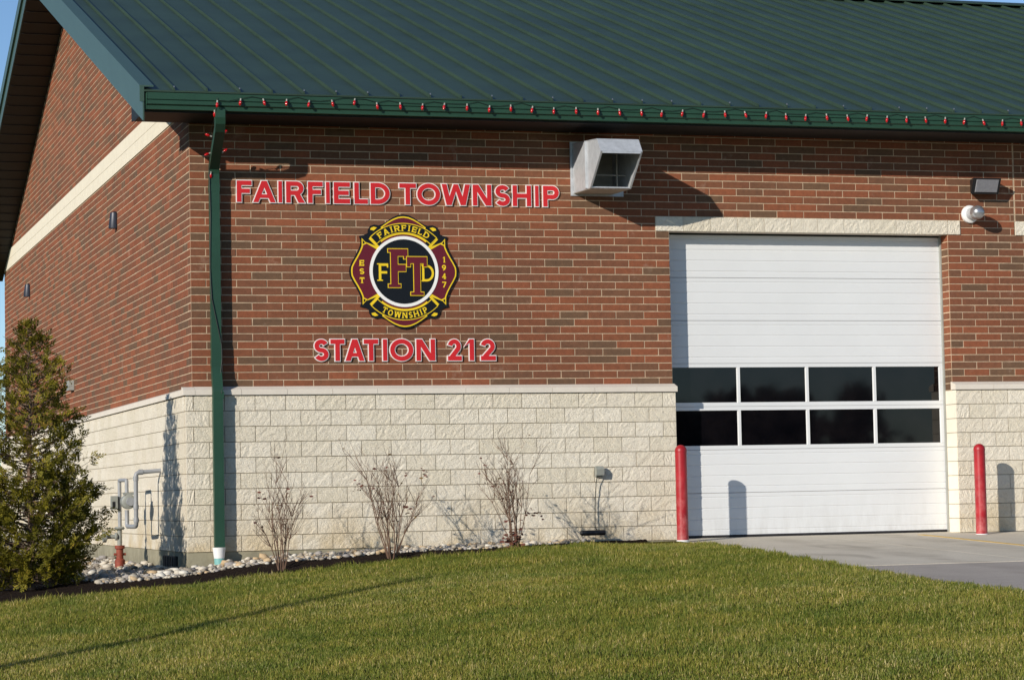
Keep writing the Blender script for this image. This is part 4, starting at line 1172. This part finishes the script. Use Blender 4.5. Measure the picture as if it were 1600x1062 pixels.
# ------------------------------------------------------------------ shrubs
def shrub(name, base, h, spread, stems, label, seed, leaves, litter=0, loc_kind=0):
    r = random.Random(seed); root = empty(name, base); tag(root, label, 'shrub', 'bare shrubs along the block wall')
    mb = MB(); tips = []
    def grow(p, d, L, rad, depth):
        n = 4; pts = [p]; q = Vector(p); dd = Vector(d)
        for k in range(n):
            dd = (dd + Vector((r.uniform(-.16, .16), r.uniform(-.16, .16), r.uniform(-.02, .14)))).normalized()
            q = q + dd * (L / n); pts.append(q.copy())
        mb.tube(pts, [max(.0012, rad * (1 - .17 * k)) for k in range(n + 1)], 5 if depth == 0 else 3, False)
        tips.append((pts[-1], depth))
        if depth < 3:
            m = {0: r.randint(5, 8), 1: r.randint(2, 4), 2: r.randint(1, 2)}[depth]
            for k in range(m):
                i = r.randint(1 if depth else 2, n); a = r.uniform(0, 6.28); s = r.uniform(.45, 1.0)
                nd = (dd + Vector((math.cos(a) * s, math.sin(a) * s, r.uniform(.0, .35)))).normalized()
                grow(pts[i], nd, L * r.uniform(.26, .46), rad * .55, depth + 1)
    for i in range(stems):
        a = 6.28 * i / stems + r.uniform(-.3, .3); s = spread * r.uniform(.3, 1.0)
        d = Vector((math.cos(a) * s, math.sin(a) * s * .7, 1)).normalized()
        grow(Vector((math.cos(a) * .03, math.sin(a) * .03, -.05)), d, h * r.uniform(.55, .95), .0068 + r.uniform(0, .003), 0)
    mb.build('stems', M['twig'], root)
    def leafset(nm, mat, spots, size):
        lm = MB()
        for p in spots:
            for _ in range(1):
                R = Matrix.Rotation(r.uniform(0, 6.28), 3, 'Z') @ Matrix.Rotation(r.uniform(-1.4, 1.4), 3, 'X'); s = size * r.uniform(.7, 1.3)
                vs = [Vector((-.5, 0, 0)), Vector((-.1, .22, .04)), Vector((.35, .16, .10)), Vector((.5, 0, .02)), Vector((.3, -.18, .07)), Vector((-.1, -.22, .03))]
                lm.add([tuple(Vector(p) + R @ v * s) for v in vs], [(0, 1, 5), (1, 2, 4, 5), (2, 3, 4)])
        if lm.v: lm.build(nm, mat, root)
    tp = [t[0] for t in tips if t[1] >= 1]
    sp_ = []
    for (ux, uz, cnt, rad) in leaves:
        for _ in range(cnt): sp_.append((ux + r.uniform(-rad, rad), r.uniform(-.08, .08), uz + r.uniform(-rad, rad) * 1.3))
    leafset('dead_leaves', M['dead_leaf'], sp_ + [tuple(r.choice(tp)) for _ in range(18)], .05)
    leafset('olive_leaves', M['olive_leaf'], [tuple(r.choice(tp)) for _ in range(14)], .045)
    if litter:
        leafset('caught_leaves', M['dead_leaf'], [(r.gauss(0, .065), r.gauss(0, .06), abs(r.gauss(.10, .12))) for _ in range(litter)], .075)
shrub('bare_shrub', (.86, -1.42, float(ground_z(.86, -1.42))), 1.24, .36, 11, 'leafless shrub nearest the downspout, thin with bare twigs', 4, [(-.25, .95, 4, .05), (.1, 1.0, 5, .06)])
shrub('bare_shrub', (2.285, -1.42, float(ground_z(2.285, -1.42))), 1.30, .42, 14, 'leafless middle shrub with a few red and olive leaves left', 8, [(-.42, .93, 22, .06), (.42, 1.08, 10, .05), (.22, .62, 10, .05), (-.12, .62, 8, .04)])
shrub('bare_shrub', (3.94, -1.38, float(ground_z(3.94, -1.38))), 1.22, .30, 12, 'leafless shrub with brown leaves caught round its foot', 15, [(.22, .48, 14, .06), (.36, .42, 8, .04)], 120)

# ------------------------------------------------------------------ evergreen at the corner
def evergreen(base, H, label):
    r = np.random.default_rng(31); root = empty('evergreen_tree', base); tag(root, label, 'tree')
    mb = MB(); mb.tube([(0, 0, -.1), (.01, 0, H * .25), (-.01, .01, H * .5), (.01, 0, H * .75), (0, 0, H * .97)], [.055, .042, .03, .018, .004], 8)
    V = []; F = []; A = []; n = 0
    def radius(t): return np.interp(t, [0, .08, .2, .35, .5, .65, .8, .92, 1], [.66, .98, 1.0, .86, .70, .58, .46, .25, .05])
    nb = 330
    for bI in range(nb):
        t = (bI + r.random()) / nb; t = t ** 1.25
        z0 = .08 + t * (H - .15); a = bI * 2.39996 + r.uniform(-.4, .4); L = float(radius(t)) * r.uniform(.72, 1.10)
        el = r.uniform(.05, .55) + .25 * t
        d = np.array([math.cos(a) * math.cos(el), math.sin(a) * math.cos(el), math.sin(el)]); up = np.array([0, 0, 1.0])
        pts = [np.array([0, 0, z0]) + d * L * q + np.array([0, 0, -.10 * L * math.sin(q * 3.1)]) for q in (0, .35, .7, 1)]
        mb.tube([tuple(p) for p in pts], [.010, .007, .004, .0015], 4, False)
        tone = r.random()
        dens = 21 if t < .30 else (14 if t < .45 else (9 if t < .62 else (6 if t < .85 else 3)))
        for k in range(dens):
            q = r.uniform(.2, 1.0) ** .55
            i = min(2, int(q * 3)); fr = q * 3 - i; c = pts[i] * (1 - fr) + pts[i + 1] * fr
            sd = d * r.uniform(.2, 1.0) + r.normal(0, .55, 3) + up * r.uniform(-.1, .5); sd /= np.linalg.norm(sd)
            sn = np.cross(sd, r.normal(0, 1, 3)); sn /= np.linalg.norm(sn); sl_ = r.uniform(.09, .20)
            c = c + r.normal(0, .03, 3)
            for m in range(13):
                s = (m + 1) / 13; side = -1 if m % 2 else 1
                o = c + sd * sl_ * s * .85; w = .055 * (1 - .55 * s) * r.uniform(.7, 1.3)
                ld = sd * .75 + sn * side * .8 + r.normal(0, .18, 3) if m < 12 else sd; ld = ld / np.linalg.norm(ld)
                nn = np.cross(ld, np.cross(sd, sn)) + r.normal(0, .15, 3); nn /= np.linalg.norm(nn)
                e1 = o + ld * w * 1.25
                V += [o - nn * .003, o + ld * w * .6 - nn * .009, e1, o + ld * w * .6 + nn * .009]
                F.append((n, n + 1, n + 2, n + 3)); n += 4
                A += [min(1, max(0, .45 * tone + .38 * r.random() + (.15 if r.random() < .12 else 0)))] * 4
    mb.build('trunk', M['bark'], root, True)
    me = np_mesh('crown', V, F, A); me.materials.append(M['evergreen']); link('crown', me, root)
evergreen((-2.13, -.32, -.42), 3.38, 'loose dark green evergreen beside the building corner')

# ------------------------------------------------------------------ lawn grass
def build_grass():
    g = np.random.default_rng(77)
    cx, cy = cam.location.x, cam.location.y; yaw = -cam.rotation_euler.z
    n = 760000
    # even spread over the wedge of lawn the camera can see, and a margin beside it
    d = np.sqrt(g.uniform(14.5 ** 2, 33.5 ** 2, n)); th = yaw + g.uniform(-.245, .245, n)
    x = cx + d * np.sin(th); y = cy + d * np.cos(th)
    wob = .06 * np.sin(x * 5.1) + .05 * np.sin(x * 11.7 + 1)
    keep = (y < bed_y(x) + .02 + wob) & (x < edge_x(y) + .03 + .05 * np.sin(y * 7)) & (y < -.16)
    x, y = x[keep], y[keep]; m = len(x); print('grass blades', m)
    z = ground_z(x, y)
    clump = np.sin(x * 2.3 + 1.7 * np.sin(y * 1.9)) * np.sin(y * 2.9 + 1.3 * np.sin(x * 1.4))
    fine = np.sin(x * 9 + 2 * np.sin(y * 7)) * np.sin(y * 11 + 2 * np.sin(x * 8))
    patch = np.sin(x * .8 + 1.1 * np.sin(y * .6)) * np.sin(y * .7 + .9 * np.sin(x * .5) + 2)
    h = g.uniform(.022, .050, m) * (1 + .22 * patch) * (1 + .25 * clump + .15 * fine); tall = g.random(m) < .03; h[tall] *= 1.8; edge_far = np.abs(y - bed_y(x)) < .12; h[edge_far] *= g.uniform(.8, 1.5, int(edge_far.sum()))
    w = g.uniform(.0020, .0038, m); a = g.uniform(0, 6.283, m)
    lean = g.uniform(.1, 1.0, m) * h; la = a + g.normal(1.57, .5, m)
    wx, wy = np.cos(a) * w, np.sin(a) * w; lx, ly = np.cos(la) * lean, np.sin(la) * lean
    V = np.empty((m, 5, 3), np.float32)
    V[:, 0] = np.stack([x - wx, y - wy, z - .01], -1); V[:, 1] = np.stack([x + wx, y + wy, z - .01], -1)
    V[:, 2] = np.stack([x + wx * .8 + lx * .4, y + wy * .8 + ly * .4, z + h * .62], -1); V[:, 3] = np.stack([x - wx * .8 + lx * .4, y - wy * .8 + ly * .4, z + h * .62], -1)
    V[:, 4] = np.stack([x + lx, y + ly, z + h], -1)
    b = np.arange(m)[:, None] * 5
    F = np.concatenate([b + np.array([[0, 1, 2]]), b + np.array([[0, 2, 3]]), b + np.array([[3, 2, 4]])])
    tuft = np.sin(x * 6.1 + 3 * np.sin(y * 2.7)) * np.sin(y * 6.7 + 3 * np.sin(x * 3.3))
    rv = np.clip(g.beta(2, 3, m) + .09 * clump - .10 * patch + .22 * np.clip(tuft - .55, 0, 1) + np.where(g.random(m) < .11, .35, 0), 0, 1)
    me = np_mesh('grass', V.reshape(-1, 3), F, np.repeat(rv, 5)); me.materials.append(M['grass'])
    o = link('grass', me, None, None, kind='stuff'); o['label'] = 'short olive green lawn grass with straw-coloured blades'; o['category'] = 'grass'
build_grass()

# ------------------------------------------------------------------ things beyond the frame that cast or are mirrored
pole = empty('utility_pole', (-21.45, -21.65, float(ground_z(-21.45, -21.65))))
tag(pole, 'tall wooden pole on the lawn left of the view', 'pole')
MB().lathe([(.15, -.5), (.13, 4.0), (.10, 11.4), (.095, 11.5)], 14, 'z').build('shaft', M['bark'], pole, True)
MB().lathe([(.10, 11.5), (.09, 11.55), (.0, 11.58)], 14, 'z').build('cap', M['meter_grey'], pole, True)

def far_wood(name, spots, label, size=(.25, .8), count=700):
    r = np.random.default_rng(3); V = []; F = []; A = []; n = 0
    for (x, y, h, w) in spots:
        zb = float(ground_z(np.clip(x, -40, 30), np.clip(y, -80, 200)))
        for k in range(count):
            t = r.random(); rad = w * (1 - abs(2 * t - .7) * .55)
            p = np.array([x + r.normal(0, rad * .45), y + r.normal(0, rad * .45), zb + h * (.06 + .94 * t)])
            a = r.normal(0, 1, 3); a /= np.linalg.norm(a); b_ = np.cross(a, r.normal(0, 1, 3)); b_ /= np.linalg.norm(b_)
            s = r.uniform(*size); V += [p - a * s, p + b_ * s * .5, p + a * s, p - b_ * s * .5]; F.append((n, n+1, n+2, n+3)); n += 4
            A += [r.random()] * 4
    me = np_mesh(name, V, F, A); me.materials.append(M['far_foliage'])
    o = link(name, me, None, None, kind='stuff'); o['label'] = label
gr = np.random.default_rng(13)
far_wood('distant_wood', [(gr.uniform(-90, 60), -110 + gr.uniform(-12, 8), gr.uniform(6.0, 8.6), gr.uniform(2.2, 3.8)) for _ in range(130)], 'bare winter wood far across the road')
far_wood('wood_behind', [(gr.uniform(-30, 6), 70 + gr.uniform(-4, 18), gr.uniform(5, 8.5), gr.uniform(1.8, 3.2)) for _ in range(34)], 'blurred winter wood far behind the gable', (.10, .36), 1300)
